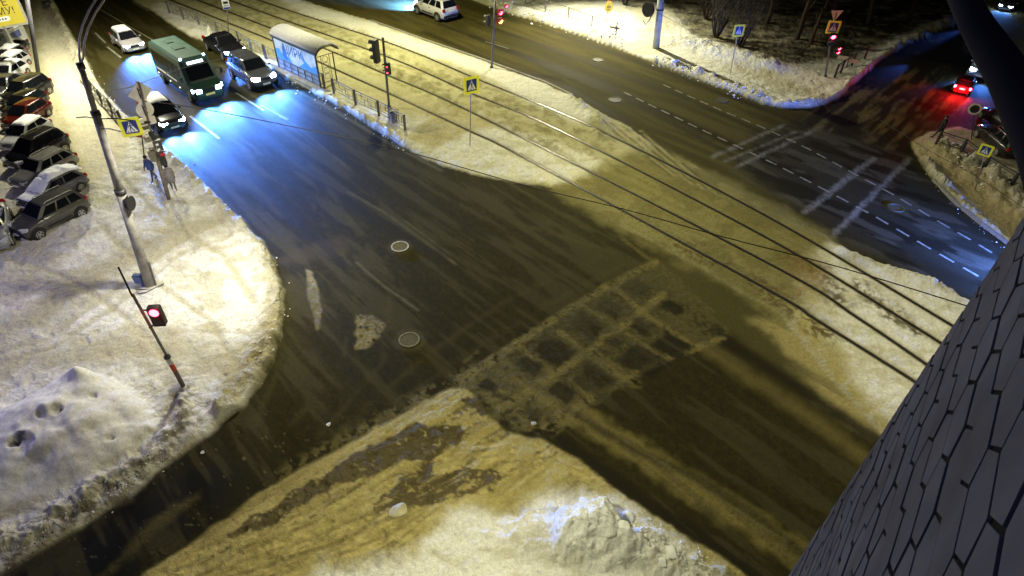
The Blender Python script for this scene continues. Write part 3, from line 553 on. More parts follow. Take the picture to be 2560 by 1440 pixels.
# ------------------------------------------------------------------ cars
TA = {}
def car(label, cat, wheel_px, ahead_px, corner='FL', s=1.0, kind='hatch', paint_=(.3, .3, .3), metal=.4, lights=False, snow=0, rails=False, group=None, name='parked_car', spot=0, L=None, rot=None, brake=False, plate=True, Wd=None, H=None):
    D = dict(hatch=(4.1, 1.72, 1.48), suv=(4.25, 1.8, 1.68), wagon=(4.5, 1.75, 1.5), sedan=(4.6, 1.76, 1.44), van=(4.7, 1.85, 1.95))[kind]
    L = L or D[0]; Wd = Wd or D[1]; H = H or D[2]; hw = Wd / 2
    L0 = L; fwx, rwx = L * .315, -L * .295; R_ = .32 if kind != 'suv' else .35
    fr, rr = fwx + .66, rwx - .74
    L = fr - rr
    a, b = G(*wheel_px), G(*ahead_px); rz = math.atan2(b.y - a.y, b.x - a.x)
    wx = fwx if corner[0] == 'F' else rwx; wy = (hw - .02) * (1 if corner[1] == 'L' else -1)
    off = Matrix.Rotation(rz, 3, 'Z') @ Vector((wx, wy, 0)) * s
    loc = a - off; z0 = max(0, hz(loc.x, loc.y)) * .6
    t = empty(name, (loc.x, loc.y, z0), rz, s); tag(t, label, cat, group)
    pm = mat('car paint %s' % (paint_,), paint_, .24, metal, coat=.35, noise=.15, nscale=2.5)
    cl = .20 if kind not in ('suv', 'van') else .26
    belt = .93 if kind not in ('suv', 'van') else 1.08
    hood = belt - .10
    # lower body: stations (x, half width, z_top)
    if kind == 'sedan': st = [(fr, .70, .58), (fr - .12, .90, .70), (fr - .55, .97, hood - .05), (fr - 1.15, 1, hood + .03), (fr - 1.3, 1, belt), (0, 1, belt), (rr + 1.0, 1, belt + .02), (rr + .35, .96, belt - .02), (rr + .08, .90, belt - .12), (rr, .74, .72)]
    else: st = [(fr, .70, .60), (fr - .10, .90, .74), (fr - .45, .97, hood - .06), (fr - .95, 1, hood + .04), (fr - 1.1, 1, belt), (0, 1, belt), (rr + .9, 1, belt + .02), (rr + .30, .97, belt + .02), (rr + .06, .92, belt - .02), (rr, .78, .78)]
    m = MB(); rings = []
    for x, w, zt in st:
        w = w * hw; zb = cl if abs(x) < L * .46 else cl + .06
        pr = [(-w * .90, zb), (-w * .985, zb + .12), (-w, (zb + zt) * .52), (-w * .975, zt - .10), (-w * .90, zt - .015), (-w * .55, zt + .025), (0, zt + .04), (w * .55, zt + .025), (w * .90, zt - .015), (w * .975, zt - .10), (w, (zb + zt) * .52), (w * .985, zb + .12), (w * .90, zb)]
        rings.append([Vector((x, y, z)) for y, z in pr])
    m.loft(rings); m.build('body', pm, t, smooth=True)
    # greenhouse: belt ring and roof ring
    if kind == 'sedan': cab = (fr - 1.15, rr + .75, fr - 1.85, rr + 1.45)
    elif kind == 'hatch': cab = (fr - .95, rr + .12, fr - 1.75, rr + .62)
    elif kind == 'wagon': cab = (fr - 1.05, rr + .08, fr - 1.8, rr + .55)
    elif kind == 'van': cab = (fr - .55, rr + .04, fr - 1.25, rr + .22)
    else: cab = (fr - .98, rr + .08, fr - 1.65, rr + .38)
    bx1, bx0, rx1, rx0 = cab; wb, wr = hw * .93, hw * .70; zb, zt = belt - .03, H - .04
    def side(u, v, sg, o=0.0):   # u along 0..1 rear->front, v 0..1 belt->roof
        x = (bx0 + (bx1 - bx0) * u) * (1 - v) + (rx0 + (rx1 - rx0) * u) * v; y = (wb + (wr - wb) * v ** 1.15 + o) * sg; return Vector((x, y, zb + (zt - zb) * v))
    m = MB(); rg = []
    for v in (0, .35, .7, .93, 1.0):
        r = []; k = 1.0 if v < 1 else .93
        for u in (0, .12, .5, .88, 1): p = side(u, min(v, .97), 1); p.y *= k * (.86 if u in (0, 1) else .97 if u in (.12, .88) else 1); p.z = zb + (zt - zb) * v + (.0 if v < 1 else .0); r.append(p)
        for u in (1, .88, .5, .12, 0): p = side(u, min(v, .97), -1); p.y *= k * (.86 if u in (0, 1) else .97 if u in (.12, .88) else 1); p.z = zb + (zt - zb) * v; r.append(p)
        rg.append(r)
    m.loft(rg, cap=False); top = rg[-1]; cx = sum((p for p in top), Vector()) / 10; m.add(top + [cx + Vector((0, 0, .045))], [(i, (i + 1) % 10, 10) for i in range(10)])
    m.build('cabin', pm, t, smooth=False, bevel=0)
    gw = MB()
    def quad(P, o): 
        n_ = (P[1] - P[0]).cross(P[2] - P[0]).normalized(); c0 = sum(P, Vector()) / len(P)
        if n_.dot(c0 - Vector((0, 0, .6))) < 0: n_ = -n_
        Q = [p + n_ * o for p in P]; k = len(P); return MB().add(P + Q, [tuple(range(k, 2 * k))] + [(i, (i + 1) % k, k + (i + 1) % k, k + i) for i in range(k)])
    # windows
    def endpane(u, nm):
        P = [side(u, .10, 1), side(u, .90, 1), side(u, .90, -1), side(u, .10, -1)]
        for p in P: p.y *= .84; p.x += .012 * (1 if u else -1)
        quad(P, .012).build(nm, GLASS, t)
    endpane(1, 'windshield'); endpane(0, 'rear_window')
    cuts = [(.07, .30), (.34, .60), (.64, .93)] if kind in ('wagon', 'van', 'suv') else [(.08, .47), (.51, .93)]
    for sg in (1, -1):
        for (u0, u1) in cuts:
            d0 = .10 if u0 < .1 else 0; d1 = .13 if u1 > .9 else 0
            P = [side(u0, .12, sg, .006), side(u1, .12, sg, .006), side(u1 - d1 * .2, .86, sg, .006), side(u0 + d0 * .2, .86, sg, .006)]
            for p in P: p.y = p.y * 1.0 + .0
            quad(P, .012).build('side_window', GLASS, t)
        mm_ = MB(); mm_.box((fwx - .58, sg * (hw + .07), belt + .06), (.10, .16, .11)); mm_.build('mirror', pm, t, bevel=.02)
    # wheels
    for wxx in (fwx, rwx):
        for sg in (1, -1):
            key = ('w', R_)
            if key not in TA:
                n_ = 20; a_ = MB(); prof = [(R_ * .60, -.10), (R_ * .97, -.10), (R_, -.06), (R_, .06), (R_ * .97, .10), (R_ * .60, .10)]
                rings = [[Vector((math.cos(2 * PI * k / n_) * r, y, math.sin(2 * PI * k / n_) * r)) for r, y in prof] for k in range(n_)]
                vs = [p for r in rings for p in r]; fs = [(i * 6 + j, ((i + 1) % n_) * 6 + j, ((i + 1) % n_) * 6 + (j + 1) % 6, i * 6 + (j + 1) % 6) for i in range(n_) for j in range(6)]
                a_.add(vs, fs); o1 = a_.build('tyre', RUBBER, None, True); r_ = MB()
                for k in range(5):
                    an = 2 * PI * k / 5; M = Matrix.Rotation(an, 3, 'Y'); r_.box(M @ Vector((R_ * .33, 0, 0)), (R_ * .58, .03, R_ * .20), M)
                r_.add([(math.cos(2 * PI * k / n_) * R_ * .18, .02, math.sin(2 * PI * k / n_) * R_ * .18) for k in range(n_)], [tuple(range(n_))])
                rr_ = [[Vector((math.cos(2 * PI * k / n_) * r, y, math.sin(2 * PI * k / n_) * r)) for r, y in ((R_ * .62, -.02), (R_ * .62, .03), (R_ * .54, .03))] for k in range(n_)]
                r_.add([p for r in rr_ for p in r], [(i * 3 + j, ((i + 1) % n_) * 3 + j, ((i + 1) % n_) * 3 + j + 1, i * 3 + j + 1) for i in range(n_) for j in range(2)])
                o2 = r_.build('rim', RIM, None); bk = MB(); bk.add([(math.cos(2 * PI * k / n_) * R_ * .6, -.03, math.sin(2 * PI * k / n_) * R_ * .6) for k in range(n_)], [tuple(range(n_))]); o3 = bk.build('brake_disc', BLACKM, None)
                TA[key] = (o1.data, o2.data, o3.data)
                for o in (o1, o2, o3): bpy.data.objects.remove(o)
            w = bpy.data.objects.new('wheel', TA[key][0]); link(w, t); w.location = (wxx, sg * (hw - .085), R_ - (z0 * .5)); w.rotation_euler = (0, 0, 0 if sg > 0 else PI)
            link(bpy.data.objects.new('rim', TA[key][1]), w).location = (0, .085, 0); link(bpy.data.objects.new('brake_disc', TA[key][2]), w).location = (0, .085, 0)
            n_ = 18; ar = MB(); rr_ = [[Vector((wxx + math.cos(PI * (k / n_) * 1.16 - .25) * r, sg * y, R_ + math.sin(PI * (k / n_) * 1.16 - .25) * r)) for r, y in ((R_ * 1.02, hw - .16), (R_ * 1.05, hw + .012), (R_ * 1.22, hw + .010), (R_ * 1.24, hw - .05))] for k in range(n_ + 1)]
            ar.loft(rr_); ar.build('wheel_arch', BLACKM if kind == 'suv' else pm, t, smooth=True)
            dk = MB(); dk.add([Vector((wxx + math.cos(2 * PI * k / 16) * R_ * 1.06, sg * (hw + .004), R_ + math.sin(2 * PI * k / 16) * R_ * 1.06)) for k in range(16)] + [Vector((wxx + math.cos(2 * PI * k / 16) * R_ * 1.06, sg * (hw - .10), R_ + math.sin(2 * PI * k / 16) * R_ * 1.06)) for k in range(16)], [tuple(range(16)), tuple(range(16, 32))] + [(i, (i + 1) % 16, 16 + (i + 1) % 16, 16 + i) for i in range(16)])
            dk.build('wheel_well', BLACKM, t)
            w.location.y = sg * (hw - .055)
    # lamps, grille, plate, bumper
    hz_ = hood - .20
    for sg in (1, -1):
        b_ = MB(); b_.loft([[Vector((fr - .015 - .30 * k, sg * (hw * (.56 + .30 * k)) + dy * (.16 if k < 1 else .03), hz_ + dz * .075 + .03 * k)) for dy, dz in ((-1, -1), (1, -1), (1, 1), (-1, 1))] for k in (0, .5, 1)]); b_.build('headlight', HEADON if lights else HEADOFF, t, smooth=False)
        b_ = MB(); b_.box((rr + .06, sg * hw * .80, belt - .12), (.16, .22, .26)); b_.build('taillight', BRAKE if brake else REDLAMP, t, bevel=.03)
    b_ = MB(); b_.box((fr + .005, 0, hz_ - .02), (.06, hw * .85, .16)); b_.build('grille', BLACKM, t, bevel=.02)
    b_ = MB(); b_.box((fr - .03, 0, cl + .17), (.16, hw * 1.62, .20)); b_.build('bumper', BLACKM if kind == 'suv' else pm, t, bevel=.04)
    b_ = MB(); b_.box((rr + .03, 0, cl + .20), (.16, hw * 1.70, .22)); b_.build('bumper', BLACKM if kind == 'suv' else pm, t, bevel=.04)
    b_ = MB(); b_.box((fr + .06, 0, cl + .20), (.02, .50, .11)); b_.build('licence_plate', WHITE, t)
    b_ = MB(); b_.box((rr - .06, 0, belt - .22), (.02, .50, .11)); b_.build('licence_plate', WHITE, t)
    for sg in (1, -1):
        if kind in ('suv', 'wagon'): b_ = MB(); b_.box((0, sg * (hw + .005), cl + .22), (L * .36, .03, .09)); b_.build('side_trim', BLACKM, t, bevel=.008)
        for xh in (-.30, .65): b_ = MB(); b_.box((xh, sg * (hw * .985), belt - .16), (.16, .03, .035)); b_.build('door_handle', BLACKM, t)
        if rails:
            b_ = MB(); y = sg * wr * .86; b_.tube([(rx0 + .15, y, H - .03), (rx0 + .22, y, H + .05), (rx1 - .25, y, H + .05), (rx1 - .12, y, H - .03)], .022, 6); b_.build('roof_rail', STEEL, t)
    if snow:
        def cover(nm, x0, x1, w0, w1, z0_, z1_, th, sd):
            m = MB(); nxx, nyy = 22, 12; vs = []
            for i in range(nxx + 1):
                for j in range(nyy + 1):
                    u, v = i / nxx, j / nyy * 2 - 1; ww = w0 + (w1 - w0) * u; e = min(1, 5 * min(u, 1 - u) + .0) * min(1, 4 * (1 - abs(v)))
                    nzz = float(vn(np.array([u * 5 + sd]), np.array([v * 3 + 7.0]), sd)[0]); jit = (nzz - .5) * .14
                    vs.append(Vector((x0 + (x1 - x0) * u + jit * (1 if u in (0, 1) else .3), ww * v * (1 + jit * .3), z0_ + (z1_ - z0_) * u + .045 * (1 - v * v) + th * max(e, 0) ** .5 * (.6 + .8 * nzz) - (.02 if e <= 0 else 0) - .10 * max(0, abs(v) - .85))))
            m.add(vs, [(i * (nyy + 1) + j, (i + 1) * (nyy + 1) + j, (i + 1) * (nyy + 1) + j + 1, i * (nyy + 1) + j + 1) for i in range(nxx) for j in range(nyy)])
            m.build(nm, SNOW, t, smooth=True)
        cover('roof_snow', rx0 - .05, rx1 + .05, wr * .95, wr * .92, H - .03, H - .05, .05 + .07 * snow, 3)
        if snow > 1: cover('bonnet_snow', fr - .95, fr - .12, hw * .88, hw * .80, hood + .02, hood - .12, .06, 5); cover('windscreen_snow', rx1 - .02, bx1 + .08, wr * .9, wb * .9, H - .04, belt + .0, .07, 6); cover('tail_snow', rr + .05, rx0 + .05, wb * .84, wr * .9, belt + .04 if kind == 'sedan' else belt + .35, H - .03, .06, 9)
    if lights and spot:
        for sg in (1, -1):
            l = bpy.data.lights.new('headlight_beam', 'SPOT'); l.energy = spot * 30; l.color = (.07, .24, 1.0); l.spot_size = math.radians(84); l.spot_blend = 1; l.shadow_soft_size = .06
            o = bpy.data.objects.new('headlight_beam', l); link(o, t); o.location = (fr + .10, sg * hw * .6, hz_); o.rotation_euler = Vector((1, 0, -.42)).to_track_quat('-Z', 'Y').to_euler()
    if brake:
        l = bpy.data.lights.new('brake_glow', 'POINT'); l.energy = 800; l.color = (1, .015, .02); l.shadow_soft_size = .3
        o = bpy.data.objects.new('brake_glow', l); link(o, t); o.location = (rr - .35, 0, .8)
    return t
PK = 'cars parked nose out in the row left of the footpath'
def park(label, fpx, rpx, s, **k): return car(label, 'car', fpx, (2 * fpx[0] - rpx[0], 2 * fpx[1] - rpx[1]), 'FL', s * .94, group=PK, **k)
park('grey boxy SUV with roof rails and alloy wheels at the near end of the row', (106, 600), (208, 546), .82, kind='suv', paint_=(.10, .097, .09), metal=.5, rails=True)
park('car buried under thick snow on roof and bonnet, beside the grey SUV', (118, 528), (222, 472), .82, kind='hatch', paint_=(.10, .10, .12), snow=2)
park('silver estate car with black roof rails behind the snow-buried car', (97, 474), (196, 420), .80, kind='wagon', paint_=(.26, .26, .24), metal=.5, rails=True)
park('large glossy black SUV between the silver estate and the white hatchback', (88, 428), (184, 374), .84, kind='suv', paint_=(.006, .006, .008), metal=.1, rails=True)
park('white hatchback with a snow-dusted roof and dark windows', (72, 378), (150, 324), .80, kind='hatch', paint_=(.42, .43, .45), metal=.1, snow=.5)
park('dark red hatchback beside the white hatchback', (70, 326), (146, 280), .78, kind='hatch', paint_=(.07, .006, .005), metal=.2)
park('black hatchback between the dark red car and the tall black SUV', (66, 298), (140, 254), .76, kind='hatch', paint_=(.008, .008, .010), metal=.1)
park('tall black SUV with dirty tailgate near the lamp post', (70, 270), (138, 232), .82, kind='suv', paint_=(.010, .010, .011), metal=.1)
park('dark grey sedan parked farther forward than the black SUV', (26, 250), (78, 212), .80, kind='sedan', paint_=(.05, .05, .05), metal=.3)
park('white car with snow on its roof next beyond the dark grey sedan', (34, 214), (84, 182), .74, kind='hatch', paint_=(.45, .47, .5), metal=.1, snow=1)
park('white estate with snow strips on the roof, second beyond the dark grey sedan', (32, 190), (80, 162), .72, kind='wagon', paint_=(.4, .41, .43), metal=.1, snow=1)
park('snowy car with black windows, third beyond the dark grey sedan', (30, 170), (76, 144), .70, kind='hatch', paint_=(.12, .12, .13), metal=.1, snow=1)
park('snow-covered car just below the white kiosk', (30, 148), (74, 124), .68, kind='sedan', paint_=(.05, .05, .06), metal=.1, snow=2)
car('silver car seen in part at the left edge facing the camera', 'car', (40, 612), (44, 660), 'FL', .84, kind='sedan', paint_=(.40, .41, .42), metal=.6, group='cars on the parking lane at the left edge')
car('white van at the left edge below the yellow billboard', 'van', (16, 140), (12, 158), 'FL', .72, kind='van', paint_=(.45, .47, .55), metal=.1, group='cars on the parking lane at the left edge')
car('dark snowy car at the top left corner above the billboard', 'car', (12, 34), (-8, 42), 'FL', .7, kind='hatch', paint_=(.03, .03, .035), snow=2, group='cars on the parking lane at the left edge')
MV = 'vehicles driving towards the junction with headlights on'
car('black car with ragged snow on its roof, lowest of the oncoming cars', 'car', (398, 332), (455, 385), 'FR', .92, kind='hatch', paint_=(.012, .013, .022), metal=.2, lights=True, snow=1, group=MV, name='car', spot=420)
car('silver compact SUV with headlights on beside the bus stop railing', 'car', (627, 226), (690, 268), 'FR', 1.0, kind='suv', paint_=(.10, .105, .13), metal=.5, lights=True, group=MV, name='car', spot=380)
car('black saloon half hidden behind the green bus', 'car', (560, 152), (610, 184), 'FR', .95, kind='sedan', paint_=(.01, .01, .014), metal=.2, lights=True, group=MV, name='car', spot=260)
car('white car with headlights on, farthest of the oncoming cars', 'car', (311, 134), (352, 167), 'FR', .86, kind='hatch', paint_=(.34, .33, .37), metal=.1, lights=True, snow=.5, group=MV, name='car', spot=420)
car('white SUV driving away up the far carriageway at the top edge', 'car', (1044, 36), (980, 12), 'FL', 1.02, kind='suv', paint_=(.55, .55, .52), metal=.1, lights=True, rails=True, name='car', spot=1300)
SS = 'vehicles in the dark side street'
car('small car with bright red brake lights in the dark side street', 'car', (2378, 228), (2396, 198), 'RL', .66, kind='hatch', paint_=(.10, .01, .012), brake=True, group=SS, name='car')
car('van facing the camera behind the red-lit car, front washed in blue light', 'van', (2414, 190), (2394, 222), 'FR', .86, kind='van', paint_=(.25, .3, .36), lights=True, group=SS, name='car', spot=40)
car('dark estate parked by the pipe beside the crossing sign', 'car', (2436, 345), (2420, 330), 'FL', .85, kind='wagon', paint_=(.03, .03, .032), metal=.5, group=SS, rails=True)
car('black car parked between the round sign and the dark estate', 'car', (2448, 296), (2432, 283), 'FL', .8, kind='sedan', paint_=(.008, .008, .010), metal=.2, group=SS)
car('pale car with blue-white headlights at the top right corner', 'car', (2492, 24), (2470, 40), 'FR', .7, kind='hatch', paint_=(.35, .36, .4), lights=True, group=SS, name='car', spot=6)

# ------------------------------------------------------------------ the bus
def bus():
    L, hw, H = 6.6, 1.08, 2.75; s = .90
    a, b = G(482, 258), G(556, 312); rz = math.atan2(b.y - a.y, b.x - a.x)
    off = Matrix.Rotation(rz, 3, 'Z') @ Vector((L / 2 - .75, -hw, 0)) * s; loc = a - off - Vector((0, 0, 0))
    t = tag(empty('bus', loc, rz, s), 'green midibus with white roof sides and a short sloping bonnet, in the middle lane', 'bus', MV)
    GRN = mat('bus green', (.016, .05, .045), .4, .1, coat=.3, noise=.2); RF = mat('bus roof green', (.028, .066, .055), .6, noise=.35, nscale=1.5)
    fr, rr = L / 2, -L / 2; m = MB(); rings = []
    for x, w, zt in ((fr, .80, .95), (fr - .10, .92, 1.10), (fr - .55, .98, 1.30), (fr - .75, .99, 1.36), (fr - 1.0, 1, 1.36), (rr + .12, 1, 1.36), (rr, .96, 1.36)):
        w *= hw; rings.append([Vector((x, y, z)) for y, z in ((-w * .95, .32), (-w, .45), (-w, zt - .08), (-w * .96, zt), (w * .96, zt), (w, zt - .08), (w, .45), (w * .95, .32))])
    m.loft(rings); m.build('body', GRN, t)
    m = MB(); rings = []
    for x0, x1, z, w in ((rr, fr - .55, 1.34, 1), (rr, fr - .62, 1.5, .995), (rr + .02, fr - 1.10, 2.35, .95), (rr + .06, fr - 1.25, H - .08, .92), (rr + .14, fr - 1.38, H, .84)):
        w *= hw; rings.append([Vector((x0, -w, z)), Vector((x1 - .12, -w, z)), Vector((x1, -w * .8, z)), Vector((x1, w * .8, z)), Vector((x1 - .12, w, z)), Vector((x0, w, z))])
    m.loft(rings); m.build('upper_body', GRN, t)
    m = MB(); m.box(((rr + fr - 1.25) / 2, 0, H + .012), (L - 1.6, hw * 1.55, .06)); m.box((-.4, 0, H + .05), (.8, .7, .10)); m.box((-1.9, 0, H + .05), (.5, .5, .08)); m.build('roof', RF, t, bevel=.02)
    for sg in (1, -1):
        for k in range(5):
            x0 = rr + .25 + k * .93; m = MB(); y0, y1 = hw * .994, hw * .957
            P = [Vector((x0, sg * y0, 1.50)), Vector((x0 + .84, sg * y0, 1.50)), Vector((x0 + .84, sg * y1, 2.28)), Vector((x0, sg * y1, 2.28))]
            m.add([p + Vector((0, sg * .004, 0)) for p in P] + [p + Vector((0, sg * .018, 0)) for p in P], [(4, 5, 6, 7), (0, 1, 5, 4), (1, 2, 6, 5), (2, 3, 7, 6), (3, 0, 4, 7)])
            w_ = m.build('side_window', GLASS, t)
        m = MB(); m.box((rr + 2.2, sg * (hw + .006), 1.0), (3.6, .012, .10)); m.build('side_stripe', WHITE, t)
        m = MB(); m.tube([(fr - .95, sg * hw, 1.9), (fr - .60, sg * (hw + .28), 1.95)], .02, 6); m.box((fr - .58, sg * (hw + .30), 1.78), (.08, .18, .36)); m.build('mirror', BLACKM, t)
        m = MB(); m.loft([[Vector((fr + .01 - .25 * k, sg * hw * (.62 + .22 * k) + dy * .17, .92 + .06 * k + dz * .11)) for dy, dz in ((-1, -1), (1, -1), (1, 1), (-1, 1))] for k in (0, 1)]); m.build('headlight', HEADON, t)
        m = MB(); m.box((fr - 1.42, sg * hw * .74, H + .03), (.10, .12, .07)); m.build('marker_lamp', mat('blue white marker lamp', (.6, .8, 1), .3, emit=(.4, .75, 1), estr=45), t)
        for x in (fr - .85, rr + 1.15):
            w = bpy.data.objects.new('wheel', TA[('w', .32)][0]); link(w, t); w.location = (x, sg * (hw - .08), .38); w.rotation_euler = (0, 0, 0 if sg > 0 else PI); w.scale = (1.2, 1.2, 1.2)
            link(bpy.data.objects.new('rim', TA[('w', .32)][1]), w).location = (0, .085, 0)
            m = MB(); m.add([Vector((x + math.cos(2 * PI * k / 20) * .46, sg * (hw + y), .42 + math.sin(2 * PI * k / 20) * .46)) for y in (.004, -.15) for k in range(20)], [tuple(range(20)), tuple(range(20, 40))] + [(i, (i + 1) % 20, 20 + (i + 1) % 20, 20 + i) for i in range(20)]); m.build('wheel_arch', BLACKM, t)
            w.location.y = sg * (hw - .05)
        for x in (rr + 2.6, rr + 4.2, rr + .5): m = MB(); m.box((x, sg * (hw + .01), .62), (.09, .03, .06)); m.build('side_marker', mat('amber marker', (1, .7, .3), .3, emit=(1, .8, .5), estr=5), t)
    m = MB(); P = [Vector((fr - .61, sg * hw * .76, 1.52)) for sg in (1, -1)] + [Vector((fr - 1.08, sg * hw * .74, 2.36)) for sg in (-1, 1)]
    P = [p + Vector((.02, 0, .01)) for p in P]; m.add(P + [p + Vector((.02, 0, .01)) for p in P], [(4, 5, 6, 7), (0, 1, 5, 4), (1, 2, 6, 5), (2, 3, 7, 6), (3, 0, 4, 7)]); m.build('windshield', GLASS, t)
    m = MB(); m.box((fr - 1.17, 0, 2.50), (.05, 1.1, .20), Matrix.Rotation(-.45, 3, 'Y')); m.build('route_board', mat('lit route board', (.8, .85, .9), .4, emit=(.7, .85, 1), estr=2.5), t)
    m = MB(); m.box((fr + .03, 0, .62), (.14, hw * 1.7, .22)); m.build('bumper', GRN, t, bevel=.04)
    m = MB(); m.box((fr + .02, 0, .92), (.04, hw * .8, .20)); m.build('grille', BLACKM, t, bevel=.01)
    m = MB(); m.box((fr + .11, 0, .66), (.02, .62, .14)); m.build('licence_plate', mat('yellow plate', (.8, .75, .3), .5, emit=(.8, .75, .35), estr=.25), t)
    for sg in (1, -1):
        l = bpy.data.lights.new('headlight_beam', 'SPOT'); l.energy = 20000; l.color = (.07, .24, 1.0); l.spot_size = math.radians(84); l.spot_blend = 1; l.shadow_soft_size = .08
        o = bpy.data.objects.new('headlight_beam', l); link(o, t); o.location = (fr + .12, sg * hw * .65, .95); o.rotation_euler = Vector((1, 0, -.42)).to_track_quat('-Z', 'Y').to_euler()
bus()

# ------------------------------------------------------------------ signs and signals
def frame(n_):            # local axes of a sign face: normal n_, width axis, up axis
    n_ = n_.normalized(); w = Vector((0, 0, 1)).cross(n_).normalized(); return w, n_.cross(w).normalized(), n_
def plate(m, c, ax, poly, t0, t1):
    w, u, n_ = ax; m.prism(poly, lambda x, y: c + w * x + u * y + n_ * t1, lambda x, y: c + w * x + u * y + n_ * t0)
def rrect(w, h, r=.06, n=4):
    out = []
    for cx, cy, a0_ in ((w / 2 - r, h / 2 - r, 0), (-w / 2 + r, h / 2 - r, PI / 2), (-w / 2 + r, -h / 2 + r, PI), (w / 2 - r, -h / 2 + r, 3 * PI / 2)):
        out += [(cx + r * math.cos(a0_ + PI / 2 * k / n), cy + r * math.sin(a0_ + PI / 2 * k / n)) for k in range(n + 1)]
    return out
WALK = [[(-.02, .20), (.03, .20), (.045, .235), (.03, .27), (-.01, .27), (-.03, .235)], [(-.05, .17), (.04, .18), (.05, .02), (-.03, .02)], [(-.03, .03), (.03, .03), (-.04, -.13), (-.11, -.16), (-.07, -.10)], [(0, .04), (.05, .02), (.08, -.06), (.13, -.16), (.07, -.15), (.03, -.05)],
        [(-.04, .16), (-.10, .04), (-.13, .05), (-.07, .17)], [(.03, .16), (.10, .08), (.12, .10), (.05, .18)]]
def crossing_face(par, c, ax, sz=.9, back=0.0, half=None):
    m = MB(); plate(m, c, ax, rrect(sz, sz), .0, .03); m.build('yellow_border', YELLOW, par)
    k = sz / .9; m = MB(); plate(m, c, ax, rrect(.60 * k, .62 * k, .03), .030, .036); m.build('blue_field', BLUE, par)
    m = MB(); plate(m, c, ax, [(-.25 * k, -.24 * k), (.25 * k, -.24 * k), (0, .27 * k)], .036, .042); m.build('white_triangle', WHITE, par)
    m = MB()
    for p in WALK: plate(m, c, ax, [(x * k * .85, y * k * .85 - .03 * k) for x, y in p], .042, .046)
    for i in range(3): plate(m, c, ax, [((-.20 + i * .13) * k, -.22 * k), ((-.15 + i * .13) * k, -.22 * k), ((-.15 + i * .13) * k + .02, -.17 * k), ((-.20 + i * .13) * k + .02, -.17 * k)], .042, .046)
    m.build('walking_figure', BLUE, par)
def face_dir(p, yaw=0.0):
    d = Vector((-p.x, -p.y, 0)).normalized(); return Matrix.Rotation(yaw, 3, 'Z') @ d
def post(par, b, tp, r, mt=STEEL, nm='pole', n=10): m = MB(); m.tube([b, tp], r, n); return m.build(nm, mt, par, smooth=True)
def gz(px, py):
    p = G(px, py); return Vector((p.x, p.y, max(0, hz(p.x, p.y)) - .05))
def pole_axis(b_px, t_px):
    b = gz(*b_px); tp = above(b, *t_px); return b, tp
def crossing_sign(b_px, c_px, label, yaw, sz=.9, box=False, r=.03):
    b, c = pole_axis(b_px, c_px); t = tag(empty('crossing_sign', b), label, 'road sign', 'pedestrian crossing signs')
    R = lambda v: v - b
    n_ = face_dir(c, yaw); ax = frame(n_); up = (c - b).normalized()
    post(t, R(b), R(c + up * sz * .5), r)
    cc = R(c) + n_ * .05
    if box: m = MB(); plate(m, cc, ax, rrect(sz, sz), -.16, -.002); m.build('light_box', BLACKM, t)
    crossing_face(t, cc, ax, sz); return t, b, c
crossing_sign((1175, 366), (1177, 212), 'pedestrian crossing sign on a thin post on the snowy island between road and tram tracks', .5, .92)
crossing_sign((1825, 187), (1846, 76), 'pedestrian crossing sign on a thin leaning post on the snowy verge past the far road', .55, .80)
crossing_sign((2433, 484), (2465, 375), 'pedestrian crossing sign in the dark corner by the side street fence', -.1, .60)
def signal_head(par, c, n_, k=3, lit=(0,), sc=1.0, mt=REDLIT, house=BLACKM, visor=True, nm='signal_head'):
    ax = frame(n_); w, u, nn = ax; m = MB(); hgt_ = .36 * k * sc; plate(m, c, ax, rrect(.36 * sc, hgt_, .05), -.12 * sc, .06 * sc); h = m.build(nm, house, par)
    for i in range(k):
        cc = c + u * (hgt_ / 2 - .18 * sc - i * .36 * sc); n2 = 14; m = MB(); plate(m, cc, ax, [(math.cos(2 * PI * j / n2) * .13 * sc, math.sin(2 * PI * j / n2) * .13 * sc) for j in range(n2)], .06 * sc, .075 * sc)
        m.build('lens', mt if i in lit else DARKGLASSLIT, h)
        if visor:
            m = MB(); arc = [PI * j / 10 for j in range(11)]; P = [cc + w * math.cos(a) * .15 * sc + u * math.sin(a) * .15 * sc + nn * .06 * sc for a in arc]; Q = [p + nn * .20 * sc for p in P]
            m.add(P + Q, [(j, j + 1, 12 + j, 11 + j) for j in range(10)]); o = m.build('visor', house, h); md = o.modifiers.new('t', 'SOLIDIFY'); md.thickness = .012
    return h
def glow(par, loc, e, col_=(1, .05, .1)):
    l = bpy.data.lights.new('signal_glow', 'POINT'); l.energy = e; l.color = col_; l.shadow_soft_size = .1; o = bpy.data.objects.new('signal_glow', l); link(o, par); o.location = loc
# pedestrian signal on the bare corner, seen from above
b, tp = pole_axis((462, 972), (331, 735)); t = tag(empty('traffic_signal', b), 'thin leaning signal pole with lit red lamp and red band on the snowy corner', 'traffic light', 'traffic signal poles')
R = lambda v: v - b
mid = b.lerp(tp, .36); post(t, Vector((0, 0, -.1)), R(mid), .075, mat('dirty dark pole', (.10, .09, .08), .6, noise=.5)); post(t, R(mid), R(tp), .045, mat('grey pole', (.2, .19, .18), .6, noise=.4), 'upper_pole')
for f0, f1_, mt_, nm in ((.20, .275, mat('red band', (.55, .07, .03), .6), 'red_band'), (.275, .345, mat('white band', (.6, .6, .6), .6, noise=.3), 'white_band')): post(t, R(b.lerp(tp, f0)), R(b.lerp(tp, f1_)), .082, mt_, nm, 14)
m = MB(); m.tube([R(b.lerp(tp, .345)), R(b.lerp(tp, .36))], .11, 12); m.build('clamp', BLACKM, t)
